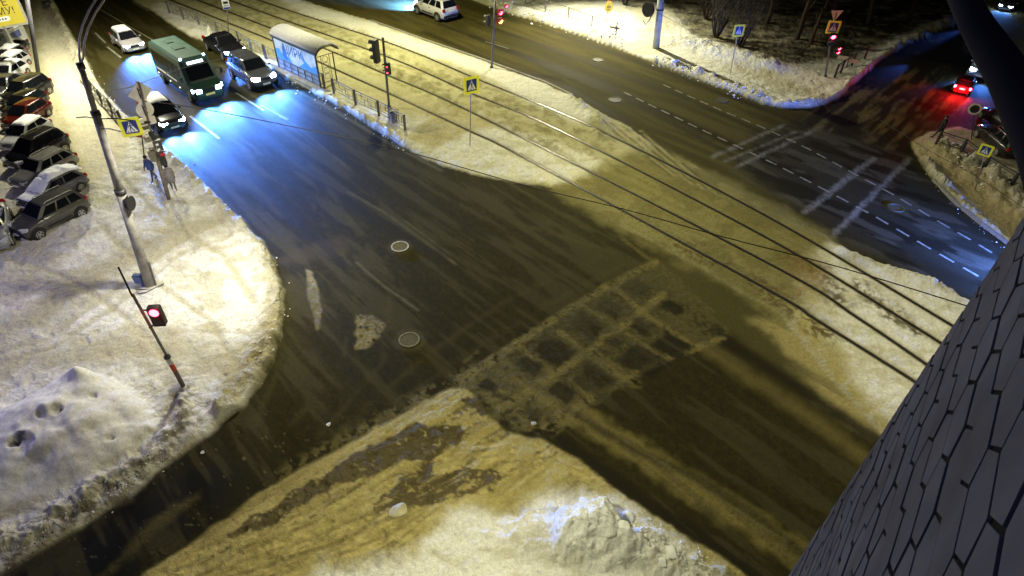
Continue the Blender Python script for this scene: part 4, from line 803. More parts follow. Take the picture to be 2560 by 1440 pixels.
hc = above(b, 374, 790); hc = hc + Vector((.22, 0, 0)); n_ = Vector((.15, -1, 0)).normalized(); hd = signal_head(t, R(hc) , n_, 2, (0,), 1.05, visor=False, house=mat('dark red housing', (.03, .012, .012), .5)); glow(t, R(hc) + n_ * .35 + Vector((0, 0, .2)), 6)
m = MB(); m.bar(R(above(b, 352, 775)), R(hc) + Vector((0, .05, .2)), .04, .04); m.bar(R(above(b, 372, 820)), R(hc) + Vector((0, .05, -.25)), .04, .04); m.build('bracket', BLACKM, t)
s1_, s2_ = above(b, 331, 737), above(b, 294, 668); d_ = (Vector((b.x, b.y, 0)) - Vector((0, 0, 0))).normalized(); cS = (s1_ + s2_) / 2; hh = (s2_ - s1_).length / 2
m = MB(); ax = (d_, Vector((0, 0, 1)), d_.cross(Vector((0, 0, 1)))); plate(m, R(cS), ax, [(-hh * .55, -hh * .75), (hh * .55, -hh * .75), (hh * .62, 0), (0, hh * 1.0), (-hh * .62, 0)], -.025, .025); m.build('sign_panel', BLACKM, t)
t0_ = t
# lamp poles on the left
b, tp = pole_axis((375, 716), (202, 165)); t = tag(empty('street_lamp', b), 'tall grey lamp pole with two curved arms reaching over the road', 'street lamp', 'lamp posts by the parking row'); R = lambda v: v - b
k1 = b.lerp(tp, .52)
m = MB(); zs = above(b, 285, 482); zs = b.lerp(tp, (zs - b).length / (tp - b).length); m.tube([Vector((0, 0, -.2)), R(zs)], [.20, .17], 16); m.build('lower_pole', POLE, t, True)
zt_ = above(b, 232, 285); zt_ = b.lerp(tp, (zt_ - b).length / (tp - b).length); m = MB(); m.tube([R(zs), R(zt_)], [.15, .13], 16); m.build('middle_pole', POLE, t, True)
m = MB(); m.tube([R(zt_), R(tp)], [.095, .085], 12); m.build('upper_pole', POLE, t, True)
for v, r in ((zs, .19), (zt_, .15), (tp, .12)): m = MB(); m.tube([R(v) - Vector((0, 0, .10)), R(v) + Vector((0, 0, .10))], r, 16); m.build('collar', DSTEEL, t, True)
def atz(px, py, ref): # point at the depth of ref seen at px
    d = rays([(px, py)])[0]; d = Vector(d); k = (ref - Vector(CAM)).dot((ref - Vector(CAM)).normalized()) / d.dot((ref - Vector(CAM)).normalized()); return Vector(CAM) + d * k
for dx in ((0, 0), (8, 14)):
    P = [tp] + [atz(x + dx[0] * (i > 0) * min(1, i * .25), y, tp + Vector((.35 * i, .1 * i, .2 * i))) for i, (x, y) in enumerate(((198, 135), (198, 100), (206, 65), (222, 27), (250, -18), (300, -60)))]
    if dx[0]: P = [P[0]] + [p + Vector((.12, 0, -.05)) for p in P[1:]]
    m = MB(); m.tube([R(p) for p in P], .036, 8); m.build('arm', mat('bright zinc', (.55, .53, .48), .4, .2), t, True)
m = MB(); c0 = R(b.lerp(tp, .44)) + Vector((.30, -.10, 0)); m.tube([c0 - Vector((.05, 0, 0)), c0 + Vector((.05, 0, 0))], .28, 20); m.build('round_sign', BLACKM, t)
m = MB(); c0 = R(b.lerp(tp, .045)) + Vector((-.34, -.06, 0)); m.box(c0, (.34, .22, .40)); m.box(c0 + Vector((.12, 0, -.3)), (.2, .14, .2)); m.build('meter_box', mat('blue meter box', (.10, .16, .42), .6, noise=.3), t, bevel=.02)
m = MB(); m.tube([R(b) + Vector((.22, .05, -.1)), R(b.lerp(tp, .13)) + Vector((.22, .05, 0))], .045, 8); m.build('conduit', GREYP, t)
m = MB(); m.tube([R(b) + Vector((.1, -.25, .03)), R(b) + Vector((-.35, -.4, .12)), R(b) + Vector((-.2, -.55, .05)), R(b) + Vector((.1, -.5, .06)), R(b) + Vector((.55, .1, .05))], .03, 6); m.build('cable_loop', GREYP, t)
for f, dv in ((.80, (-.9, .25, -.1)), (.80, (1.0, .35, -.2)), (.76, (.9, -.35, .1))):
    p = R(b.lerp(tp, f)); m = MB(); m.tube([p, p + Vector(dv) * .5 + Vector((0, 0, .05)), p + Vector(dv)], .02, 6); m.build('bracket', DSTEEL, t)
LAMPT = tp.copy(); LAMPB = b.copy()
b, tp = pole_axis((99, 200), (62, -40)); t = tag(empty('street_lamp', b), 'dark lamp post standing between the parked cars by the yellow billboard', 'street lamp', 'lamp posts by the parking row')
post(t, Vector((0, 0, 0)), tp - b, .13, mat('dark grey pole', (.10, .10, .13), .6, noise=.3)); m = MB(); m.tube([(0, 0, -.05), (0, 0, .35)], .20, 14); m.build('base', DSTEEL, t, True)
# big pole top middle with hanging signal
b, tp = pole_axis((1640, 122), (1655, -30)); t = tag(empty('utility_pole', b), 'thick pale grey pole at the top carrying the back of a round black signal', 'pole'); R = lambda v: v - b
m = MB(); m.tube([Vector((0, 0, -.2)), R(tp)], [.27, .24], 18); m.build('pole', mat('pale zinc pole', (.36, .40, .42), .45, .2, noise=.3, nscale=2), t, True)
m = MB(); c0 = b.lerp(tp, .66); m.tube([R(c0) + Vector((0, 0, -.06)), R(c0) + Vector((0, 0, .06))], .29, 18); m.build('band', DSTEEL, t)
c0 = above(b, 1634, 24); c0 = R(c0) + Vector((-.35, 0, 0)); m = MB(); m.tube([c0 + Vector((-.14, -.1, 0)), c0 + Vector((.04, .05, 0))], .52, 22); m.build('signal_shield', BLACKM, t)
m = MB(); m.box(c0 + Vector((.2, -.10, -.12)), (.20, .26, .66)); m.build('signal_housing', mat('red painted box', (.5, .05, .05), .5, noise=.3), t, bevel=.03)
m = MB(); m.tube([c0 + Vector((-.3, 0, -.8)), c0 + Vector((-.1, -.15, -1.05)), c0 + Vector((.15, -.05, -.75)), c0 + Vector((.25, 0, -.4))], .04, 6); m.build('cable_loop', GREYP, t)
# signals
def signal_pole(b_px, t_px, label, r=.07, mt=GREYP):
    b, tp = pole_axis(b_px, t_px); t = tag(empty('traffic_signal', b), label, 'traffic light', 'traffic signal poles'); post(t, Vector((0, 0, -.05)), tp - b, r, mt, 'pole', 12)
    m = MB(); m.tube([(0, 0, -.05), (0, 0, .15)], r * 1.7, 12); m.build('base', DSTEEL, t); return t, b, tp
t, b, tp = signal_pole((973, 270), (957, 94), 'signal pole behind the stop railing with dark heads seen from behind and two red lamps', .075)
back = Vector((.55, .83, 0)).normalized(); left = Vector((-.8, .2, 0)).normalized()
c0 = above(b, 948, 128) - b; DH = mat('dark signal housing', (.045, .05, .045), .5, noise=.3); signal_head(t, c0 + Vector((-.22, 0, 0)), Vector((-1, .35, 0)), 3, (1,), 1.25, REDDIM, DH)
c0 = above(b, 966, 168) - b; signal_head(t, c0 + Vector((.10, -.16, 0)), Vector((-.75, -.65, 0)), 2, (0, 1), 1.0, REDDIM, DH); m = MB(); m.box(c0 + Vector((0, -.05, 0)), (.3, .1, .05)); m.build('bracket', DSTEEL, t)
t, b, tp = signal_pole((1229, 172), (1238, 2), 'signal pole on the far median edge with glowing red and yellow lamps', .07)
for (x, y, mt_, nn) in ((1238, 30, REDLIT, Vector((.55, -.8, 0))), (1238, 52, YELLIT, Vector((.55, -.8, 0)))):
    c0 = above(b, x, y) - b; signal_head(t, c0 + Vector((.34, -.05, 0)), nn, 1, (0,), 1.1, mt_, mat('red glowing box', (.35, .02, .04), .5)); m = MB(); m.bar(c0, c0 + Vector((.3, 0, 0)), .04, .04); m.build('bracket', DSTEEL, t)
c0 = above(b, 1247, 14) - b; signal_head(t, c0 + Vector((.5, -.05, 0)), Vector((.55, -.8, 0)), 1, (0,), .7, REDLIT, mat('red glowing box', (.35, .02, .04), .5))
c0 = above(b, 1228, 52) - b; signal_head(t, c0 + Vector((-.24, .08, 0)), Vector((-.8, .6, 0)), 2, (), 1.0, REDLIT, DH); glow(t, above(b, 1250, 45) - b + Vector((.9, -.5, 0)), 10)
t, b, tp = signal_pole((2063, 194), (2088, 30), 'signal pole at the side street corner with red lamp, crossing sign and triangle sign', .06)
c0 = above(b, 2081, 93) - b; hd = signal_head(t, c0 + Vector((-.05, -.18, -.1)), Vector((-.25, -1, 0)), 2, (0,), 1.15); glow(t, c0 + Vector((-.15, -.6, .1)), 14)
c0 = above(b, 2087, 124) - b; signal_head(t, c0 + Vector((.22, -.12, 0)), Vector((.1, -1, 0)), 2, (0, 1), .75, REDLIT)
c0 = above(b, 2082, 67) - b; crossing_face(t, c0 + Vector((0, -.10, 0)), frame(Vector((-.05, -1, 0))), .86)
c0 = above(b, 2088, 38) - b; m = MB(); plate(m, c0 + Vector((0, -.08, 0)), frame(Vector((.1, -1, 0))), [(-.42, .33), (.42, .33), (0, -.40)], 0, .02); m.build('triangle_sign', SIGNBACK, t)
m = MB(); m.bar(c0 + Vector((0, -.12, .2)), c0 + Vector((0, -.12, -.25)), .04, .03); m.build('sign_bracket', BLACKM, t)
# crowded pole by the left crossing
b, tp = pole_axis((423, 501), (347, 205)); t = tag(empty('traffic_signal', b), 'crowded pole by the left kerb with crossing sign, sign backs and small signal heads', 'traffic light', 'traffic signal poles'); R = lambda v: v - b
GP_ = mat('brown grey pole', (.20, .17, .14), .6, noise=.5)
kx = lambda x, y: R(above(b, x, y))
m = MB(); m.tube([Vector((0, 0, -.1)), kx(395, 400)], .095, 12); m.build('lower_pole', GP_, t, True); m = MB(); m.tube([kx(395, 400), R(tp)], .05, 10); m.build('upper_pole', GP_, t, True)
toward = Vector((-b.x, -b.y, 0)).normalized(); RT = Vector((toward.y * -1, toward.x, 0)); ax = frame(Matrix.Rotation(.12, 3, 'Z') @ toward)
c0 = kx(351, 233); m = MB(); plate(m, c0 - toward * .08, ax, [(.50, .05), (.05, .52), (-.50, -.05), (-.05, -.52)], -.015, .015); m.build('priority_sign', SIGNBACK, t)
c0 = kx(363, 276); m = MB(); plate(m, c0 - toward * .08, ax, [(math.cos(2 * PI * k / 24) * .36, math.sin(2 * PI * k / 24) * .36) for k in range(24)], -.015, .015); m.build('round_sign', SIGNBACK, t)
for (x, y) in ((352, 232), (364, 275)): m = MB(); c0 = kx(x, y); m.box(c0 + Vector((0, 0, .12)), (.12, .05, .04)); m.box(c0 - Vector((0, 0, .12)), (.12, .05, .04)); m.bar(c0 + Vector((-.05, -.05, .25)), c0 + Vector((-.05, -.05, -.25)), .03, .03); m.build('sign_bracket', DSTEEL, t)
c0 = kx(368, 305); m = MB(); plate(m, c0 - toward * .08, ax, rrect(.75, .36), -.015, .015); m.build('route_plate', SIGNBACK, t); m = MB(); m.box(c0, (.28, .06, .07)); m.build('sign_bracket', BLACKM, t)
ax2 = frame(Matrix.Rotation(-.15, 3, 'Z') @ toward); c0 = atz(326, 315, b + kx(372, 312)) - b; crossing_face(t, c0 + toward * .1, ax2, .86)
m = MB(); m.bar(c0 + ax2[0] * -.2 - ax2[1] * .52, kx(374, 325), .08, .08); m.build('sign_lamp', mat('lamp tube', (.6, .56, .45), .5), t)
m = MB(); m.bar(c0, kx(371, 308), .04, .04); m.build('sign_arm', DSTEEL, t)
for i, (x, y, dx, k, s_k) in enumerate(((372, 340, -.10, 2, .62), (384, 345, .2, 1, .7), (380, 365, -.28, 2, .7), (398, 372, .22, 1, .8), (390, 385, -.1, 1, .8), (402, 386, .30, 2, .75), (397, 402, -.12, 2, .7))):
    c0 = kx(x - (3 if dx > 0 else -3), y); signal_head(t, c0 + RT * -dx - Vector((0, 0, 0)), Matrix.Rotation(i * 1.3 + 2.2, 3, 'Z') @ toward, k, (0,) if i == 5 else (), s_k, REDDIM, mat('grey tan housing', (.26, .23, .17), .6, noise=.4) if i % 2 else DH)
m = MB(); m.box(kx(401, 383) + toward * .12, (.4, .05, .14)); m.build('red_plate', mat('red plate', (.6, .04, .04), .5), t)
b, tp = pole_axis((363, 412), (354, 335)); t = tag(empty('warning_sign', b), 'small red and white panel on a thin dark post under the left crossing sign', 'road sign'); post(t, Vector((0, 0, 0)), tp - b, .03, DSTEEL)
c0 = tp - b; m = MB(); plate(m, c0 + Vector((-.25, -.03, 0)), frame(Vector((-.2, -1, 0))), rrect(.55, .30, .03), 0, .03); m.build('red_panel', mat('red panel', (.45, .03, .05), .5), t); m = MB(); plate(m, c0 + Vector((-.38, -.05, 0)), frame(Vector((-.2, -1, 0))), rrect(.16, .16, .03), .01, .04); m.build('white_mark', WHITE, t)
# round yellow no stopping sign / tram sign / stop sign
b, tp = pole_axis((1515, 63), (1524, -6)); t = tag(empty('yellow_round_sign', b), 'round yellow tram sign with a black symbol on a thin post behind the far railing', 'road sign'); post(t, Vector((0, 0, 0)), tp - b, .03)
c0 = above(b, 1522, 17) - b; n_ = frame(face_dir(b, .25)); m = MB(); plate(m, c0, n_, [(math.cos(2 * PI * k / 24) * .36, math.sin(2 * PI * k / 24) * .46) for k in range(24)], .03, .05); o = m.build('disc', mat('yellow disc', (.85, .62, .02), .5), t)
m = MB(); plate(m, c0, n_, rrect(.26, .18, .04), .05, .055); plate(m, c0 - n_[1] * .22, n_, rrect(.26, .06, .01), .05, .055); plate(m, c0 + n_[1] * .18, n_, [(-.10, 0), (-.06, 0), (.08, .10), (.04, .10)], .05, .055); m.build('symbol', BLACKM, t)
m = MB(); plate(m, c0 + n_[2] * .001, n_, rrect(.14, .08, .02), .056, .060); m.build('symbol_window', MATS['yellow disc'], t)
m = MB(); plate(m, c0 + n_[1] * .56, n_, rrect(.5, .14, .02), .03, .05); m.build('red_plate', mat('red plate', (.6, .04, .04), .5), t)
b, tp = pole_axis((574, 103), (564, -10)); t = tag(empty('bus_stop_sign', b), 'bus stop sign with white panel and dark blue foot on a post by the railing', 'bus stop sign'); post(t, Vector((0, 0, 0)), tp - b, .045, GREYP)
c0 = above(b, 564, 10) - b; n_ = frame(face_dir(b, .15)); m = MB(); plate(m, c0, n_, rrect(.50, .72, .04), .05, .08); m.build('panel', mat('pale panel', (.6, .62, .7), .5), t); m = MB(); plate(m, c0 - n_[1] * .27, n_, rrect(.46, .14, .02), .08, .085); m.build('blue_foot', BLUE, t)
m = MB(); plate(m, c0 + n_[1] * .05, n_, [(-.17, -.02), (.17, -.02), (.17, .10), (.10, .15), (-.17, .15)], .08, .085); plate(m, c0 - n_[1] * .10, n_, rrect(.34, .04, .01), .08, .085); m.build('bus_symbol', BLACKM, t)
b, tp = pole_axis((2428, 352), (2437, 262)); t = tag(empty('round_sign', b), 'round traffic sign seen from behind with a black bracket in the dark side street', 'road sign'); post(t, Vector((0, 0, 0)), tp - b, .03, DSTEEL)
c0 = above(b, 2437, 272) - b; n_ = frame(face_dir(b, .1)); m = MB(); plate(m, c0, n_, [(math.cos(2 * PI * k / 24) * .34, math.sin(2 * PI * k / 24) * .34) for k in range(24)], .03, .05); m.build('disc', SIGNBACK, t); m = MB(); plate(m, c0, n_, [(math.cos(2 * PI * k / 24) * .24, math.sin(2 * PI * k / 24) * .24) for k in range(24)], .05, .055); m.build('centre', BLACKM, t)
b, tp = pole_axis((2115, 172), (2121, 148)); t = tag(empty('street_name_sign', b), 'two pale name plates on a post beside the side street railing', 'sign'); post(t, Vector((0, 0, 0)), tp - b + Vector((0, 0, .3)), .03, DSTEEL)
for dx, dz in ((-.42, .1), (.40, -.12)): m = MB(); plate(m, tp - b + Vector((dx, 0, dz)), frame(Vector((-.45, -1, 0))), rrect(.75, .26, .02), .02, .04); m.build('name_plate', mat('plate white', (.55, .55, .5), .6), t)
# ------------------------------------------------------------------ railings
def railing(pts, label, posth=1.0, mt=GREYP, group='street railings', style=0, step=None, pw=.10):
    P = [gz(*p) + Vector((0, 0, .05)) for p in pts]
    if step:
        Q = [P[0]]
        for i in range(len(P) - 1):
            n_ = max(1, round((P[i + 1] - P[i]).length / step)); Q += [P[i].lerp(P[i + 1], (k + 1) / n_) for k in range(n_)]
        P = [Vector((p.x, p.y, max(0, hz(p.x, p.y)))) for p in Q]
    b = P[0].copy(); t = tag(empty('railing', b), label, 'railing', group); P = [p - b for p in P]; U = Vector((0, 0, 1))
    for p in P: m = MB(); m.box(p + U * posth * .48, (pw, pw, posth * 1.04)); m.build('post', mt, t)
    for i in range(len(P) - 1):
        a, c = P[i], P[i + 1]; d = c - a; m = MB(); z = lambda f, h: a + d * f + U * h * posth
        m.bar(z(.0, .96), z(1, .96), .045, .045); m.bar(z(.04, .22), z(.96, .22), .03, .03)
        if style == 0:
            for f0, f1_, h0, h1 in ((.10, .90, .80, .80), (.10, .42, .40, .40), (.58, .90, .40, .40), (.30, .70, .60, .60)): m.bar(z(f0, h0), z(f1_, h1), .025, .025)
            for f0, h0, h1 in ((.10, .22, .80), (.90, .22, .80), (.42, .22, .60), (.58, .40, .80), (.30, .60, .96), (.70, .22, .60)): m.bar(z(f0, h0), z(f0, h1), .025, .025)
        else:
            m.bar(z(.06, .80), z(.94, .80), .02, .02); m.bar(z(.06, .22), z(.06, .80), .025, .025); m.bar(z(.94, .22), z(.94, .80), .025, .025); m.bar(z(.5, .8), z(.5, .96), .02, .02)
        m.build('panel', mt, t)
    return t
railing([(425, 37), (460, 52), (500, 70), (547, 92), (601, 118), (631, 135), (665, 150)], 'grey railing along the tram stop, the section beyond the shelter behind the bus', 1.0)
railing([(668, 152), (742, 186), (787, 212), (812, 224)], 'grey railing section in front of the advertising shelter', 1.0)
railing([(836, 236), (890, 264), (948, 291), (1013, 326)], 'grey railing section from the shelter to the kerb end with an iron end post', 1.0, pw=.14)
railing([(1313, 12), (1363, 32), (1420, 50), (1478, 74), (1538, 98)], 'railing half sunk in snow along the far verge', .95, mat('brownish railing', (.16, .14, .10), .6), style=1)
railing([(212, 205), (232, 232), (258, 262), (285, 290), (310, 318)], 'dark snow-clogged railing between the left footpath and the road', .85, DSTEEL)
railing([(2085, 196), (2100, 186), (2128, 168), (2160, 150)], 'dark railing at the corner beside the red signal', .95, BLACKM, style=1)
railing([(2330, 378), (2390, 402), (2450, 436), (2520, 476), (2580, 520)], 'dark railing with snow along the side street corner', .8, DSTEEL, style=1)
railing([(20, 5), (70, 40), (95, 80), (110, 130)][::-1], 'low railing half buried by the footpath near the billboard', .5, DSTEEL) if False else None
# ------------------------------------------------------------------ bus shelter
def text_mesh(body, size, name, mt, par, loc, ax, ext=.004):
    cu = bpy.data.curves.new(name, 'FONT'); cu.body = body; cu.size = size; cu.extrude = ext; cu.align_x = 'CENTER'; cu.align_y = 'CENTER'
    o = bpy.data.objects.new('tmp', cu); SC.collection.objects.link(o); dg = bpy.context.evaluated_depsgraph_get(); me = bpy.data.meshes.new_from_object(o.evaluated_get(dg)); bpy.data.objects.remove(o)
    w, u, n_ = ax; M = Matrix(((w.x, u.x, n_.x, loc.x), (w.y, u.y, n_.y, loc.y), (w.z, u.z, n_.z, loc.z), (0, 0, 0, 1))); me.transform(M); me.materials.clear(); me.materials.append(mt)
    o = bpy.data.objects.new(name, me); link(o, par); return o
A = G(699, 172); B = G(803, 222); A.z = B.z = .1; d = (B - A); d.z = 0; Ls = d.length; e = d.normalized(); nrm = Vector((e.y, -e.x, 0))  # nrm towards the road
t = tag(empty('bus_shelter', A), 'bus stop shelter with a blue circus advert and snow on its curved roof', 'bus shelter'); FRM = mat('shelter frame', (.08, .08, .09), .5)
top_h = above(A, 693, 88).z - .1; top_h = min(max(top_h, 2.0), 3.0); U = Vector((0, 0, 1)); back_ = -nrm
for f in (0, 1): m = MB(); m.bar(e * Ls * f, e * Ls * f + U * top_h, .09, .09); m.build('post', FRM, t)
for f in (0.02, .98): m = MB(); m.bar(e * Ls * f + back_ * 1.35, e * Ls * f + back_ * 1.35 + U * (top_h - .25), .07, .07); m.build('post', FRM, t)
axs = (e, U, nrm); cA = e * Ls / 2 + U * (top_h * .66)
m = MB(); plate(m, cA, axs, rrect(Ls * .96, top_h * .60, .02), -.02, .03); m.build('advert_panel', mat('pale blue advert', (.45, .52, .66), .35, noise=.45, nscale=1.8, emit=(.35, .5, .8), estr=.28), t)
DB = mat('advert deep blue', (.02, .10, .35), .4, emit=(.01, .08, .35), estr=.3); LB = mat('advert mid blue', (.05, .25, .62), .4, noise=.4, nscale=6, emit=(.04, .2, .7), estr=.35)
h_ = top_h * .30; wS = Ls * .48
m = MB(); plate(m, cA, axs, [(-wS * .55, -h_ * .9), (-wS * .42, -h_ * .85), (-wS * .45, h_ * .2), (-wS * .50, h_ * .8), (-wS * .57, h_ * .8), (-wS * .62, h_ * .2), (-wS * .66, -h_ * .5)], .03, .036); m.build('figure_shape', DB, t)
m = MB(); plate(m, cA, axs, [(-wS, -h_), (-wS * .2, -h_), (-wS * .35, -h_ * .4), (-wS * .6, -h_ * .55), (-wS * .8, h_ * .1), (-wS, -h_ * .1)], .030, .033); plate(m, cA, axs, [(wS * .1, -h_), (wS, -h_), (wS, -h_ * .1), (wS * .75, -h_ * .5), (wS * .5, -h_ * .1), (wS * .3, -h_ * .6)], .030, .033); plate(m, cA, axs, [(wS * .40, -h_ * .3), (wS * .52, -h_ * .3), (wS * .40, h_ * .6), (wS * .32, h_ * .6)], .033, .036); m.build('blue_shapes', LB, t)
text_mesh('ЦИРК', .86, 'advert_lettering', DB, t, cA + U * h_ * .25 - e * wS * .08 + nrm * .036, axs)
m = MB(); plate(m, e * Ls / 2 + U * (top_h * .18), axs, rrect(Ls * .96, top_h * .32, .02), -.01, .01); m.build('lower_glass', mat('milky glass', (.25, .32, .42), .25, noise=.3), t)
m = MB(); 
for z in (.05, .18, .33): m.bar(e * 0 + U * top_h * z + nrm * .03, e * Ls + U * top_h * z + nrm * .03, .03, .03)
for k in range(7): m.bar(e * Ls * k / 6 + U * top_h * .05 + nrm * .03, e * Ls * k / 6 + U * top_h * .33 + nrm * .03, .03, .03)
m.build('lower_frame', FRM, t)
m = MB(); m.box(e * Ls / 2 + U * (top_h + .08) + nrm * .04, (Ls + .25, .12, .30), Matrix((e, -nrm, U)).transposed()); m.build('fascia', mat('dark fascia', (.02, .02, .05), .5), t)
n_ = 12; prof = [(math.cos(PI * k / n_), math.sin(PI * k / n_)) for k in range(n_ + 1)]
for nm, mt_, off, x0, x1 in (('roof', FRM, 0, -.12, Ls + .35), ('roof_snow', mat('thin roof snow', (.5, .5, .55), .8, noise=.2), .10, -.05, Ls + .28)):
    m = MB(); rr_ = []
    for x in (x0, x1):
        rr_.append([e * x + back_ * (.72 - .86 * a) + U * (top_h + .06 + off + .42 * q_) for a, q_ in prof] + [e * x + back_ * (.72 - .80 * a) + U * (top_h + .02 + off * .3 + .36 * q_) for a, q_ in prof[::-1]])
    m.loft(rr_); m.build(nm, mt_, t, smooth=True)
m = MB(); c_r = e * Ls
for k in range(1, 5): z = top_h * (.1 + .17 * k); m.tube([c_r + back_ * (.65 + math.cos(2 * PI * j / 12) * .22) + U * (z + math.sin(2 * PI * j / 12) * .2) for j in range(13)], .014, 5)
m.bar(c_r + back_ * .35, c_r + back_ * .35 + U * top_h * .9, .03, .03); m.bar(c_r + back_ * .98, c_r + back_ * .98 + U * top_h * .9, .03, .03)
for z in (.1, .9): m.bar(c_r + U * top_h * z, c_r + back_ * 1.35 + U * top_h * z, .03, .03)
m.build('side_lattice', FRM, t)
# litter bin by the end of the railing
b = gz(986, 305); t = tag(empty('litter_bin', b), 'small dark litter bin half sunk in snow inside the railing end', 'bin'); m = MB(); m.tube([(0, 0, 0), (0, 0, .55)], [.20, .24], 14, cap=False); m.build('bin_body', GREYP, t); m = MB(); m.tube([(0, 0, .50), (0, 0, .52)], .22, 14); m.build('bin_opening', BLACKM, t); m = MB(); m.bar((-.28, 0, 0), (-.28, 0, .8), .04, .04); m.bar((.28, 0, 0), (.28, 0, .8), .04, .04); m.bar((-.28, 0, .8), (.28, 0, .8), .04, .04); m.build('bin_frame', GREYP, t)
# ------------------------------------------------------------------ billboard and kiosk at the left edge
zB = 3.2
bl, br = G(-170, 130, zB), None
b = G(40, 148); ref = above(b, 30, 90)
t = tag(empty('billboard', b), 'yellow billboard with black lettering cut off by the left edge', 'billboard')
pBR = above(b, 66, 55); hB = pBR.z; pr = pBR
nB = face_dir(b, .10); ax = frame(nB); # width axis pointing right seen from camera
PR = pr - b; Wb, Hb = 6.0, 2.45
cB = PR - ax[0] * (Wb / 2) * (1 if ax[0].x > 0 else -1) + Vector((0, 0, Hb / 2 + .0))
if ax[0].x < 0: ax = (-ax[0], ax[1], ax[2])
cB = PR - ax[0] * (Wb / 2) + ax[1] * (Hb / 2)
m = MB(); plate(m, cB, ax, rrect(Wb + .3, Hb + .3, .02), -.25, 0); m.build('board', mat('board frame', (.35, .35, .34), .6), t)
m = MB(); plate(m, cB, ax, rrect(Wb, Hb, .02), .0, .02); m.build('poster', mat('yellow poster', (.55, .47, .05), .6), t)
for i, (tx, sz, x, y, nm) in enumerate((('АЙТЕ', .62, 1.62, .18, 'poster_lettering'), ('ДОМУ!', .62, 1.62, -.36, 'poster_lettering'))): text_mesh(tx, sz, nm, BLACKM, t, cB + ax[0] * x + ax[1] * y + ax[2] * .022, ax)
m = MB(); plate(m, cB + ax[0] * 1.35 - ax[1] * .80, ax, rrect(1.7, .30, .14), .02, .026); m.build('phone_strip', WHITE, t); m = MB()
for k in range(8): plate(m, cB + ax[0] * (.75 + k * .17) - ax[1] * .80, ax, rrect(.11, .12, .02), .026, .03)
m.build('phone_marks', mat('blue grey ink', (.1, .12, .3), .5), t)
for x in (Wb * .42,): m = MB(); m.bar(cB + ax[0] * (x - .9) - ax[1] * Hb / 2 - ax[2] * .12, Vector((cB.x + ax[0].x * (x - .9) - ax[2].x * .12, cB.y + ax[0].y * (x - .9) - ax[2].y * .12, 0)), .22, .22); m.build('leg', STEEL, t)
# kiosk below the board
kA, kB_ = G(34, 133), G(78, 108); dk_ = (kB_ - kA); Lk = dk_.length; e2 = dk_.normalized(); n2 = Vector((e2.y, -e2.x, 0)); t = tag(empty('kiosk', kA), 'white kiosk wall with a grey blue window strip behind the lamp post, under the billboard', 'kiosk')
hK = max(1.4, above(kA, 26, 92).z); KW = mat('kiosk white', (.5, .52, .5), .6, noise=.2, nscale=2)
m = MB(); m.box(e2 * Lk / 2 - n2 * .8 + Vector((0, 0, hK / 2)), (Lk, 1.6, hK), Matrix((e2, -n2, U)).transposed()); m.build('wall', KW, t); m = MB(); m.box(e2 * Lk / 2 - n2 * .8 + Vector((0, 0, hK + .06)), (Lk + .2, 1.8, .12), Matrix((e2, -n2, U)).transposed()); m.build('roof', SNOW, t)
m = MB(); plate(m, e2 * Lk * .42 + Vector((0, 0, hK * .70)), (e2, U, n2), rrect(Lk * .62, hK * .32, .02), .0, .02); m.build('window', mat('kiosk glass', (.10, .12, .30), .2), t)

# ------------------------------------------------------------------ building wall beside the camera
e0 = rays([(2245, 1030)])[0]; hd_ = Vector((e0[0], e0[1], 0)).normalized(); E = hd_ * 3.3
vr = rays([(2850, 720 - 1280 * CF * math.tan(CP))])[0]; FD = Vector((vr[0], vr[1], 0)).normalized(); FN = Vector((-FD.y, FD.x, 0))
if FN.dot(-E) < 0: FN = -FN
t = tag(empty('building', (E.x, E.y, 0)), 'tiled building wall cutting across the lower right corner beside the camera', 'building')
TILE = mat('grey facade tile', (.20, .215, .30), .8, noise=.4, nscale=2.5, bump=.25); GROUT = mat('black joint', (.008, .008, .012), .9)
ztop = CH + 2.5; Lw = 9.0; m = MB(); V0 = [Vector((0, 0, 0)), FD * -Lw, FD * -Lw - FN * 6, -FN * 6]
m.add(V0 + [v + Vector((0, 0, ztop)) for v in V0], [(0, 1, 5, 4), (1, 2, 6, 5), (2, 3, 7, 6), (3, 0, 4, 7), (4, 5, 6, 7)]); m.build('wall', GROUT, t)
m = MB(); ta, tb, th = .205, .115, .080; rnd = random.Random(3)
for i in range(17):
    for j in range(74):
        cx, cz = i * (ta + tb), CH + .9 - j * 2 * th - (i % 2) * th; g_ = .0075
        P = [(cx + ta - g_ * 1.5, cz), (cx + tb - g_ * .6, cz + th - g_), (cx - tb + g_ * .6, cz + th - g_), (cx - ta + g_ * 1.5, cz), (cx - tb + g_ * .6, cz - th + g_), (cx + tb - g_ * .6, cz - th + g_)]
        P = [(max(0, x + rnd.uniform(-.004, .004)), z + rnd.uniform(-.003, .003)) for x, z in P]; dz = rnd.uniform(.006, .012)
        m.prism(P, lambda x, z: FD * -x + Vector((0, 0, z)) + FN * dz, lambda x, z: FD * -x + Vector((0, 0, z)) + FN * .002)
m.build('tile_cladding', TILE, t)
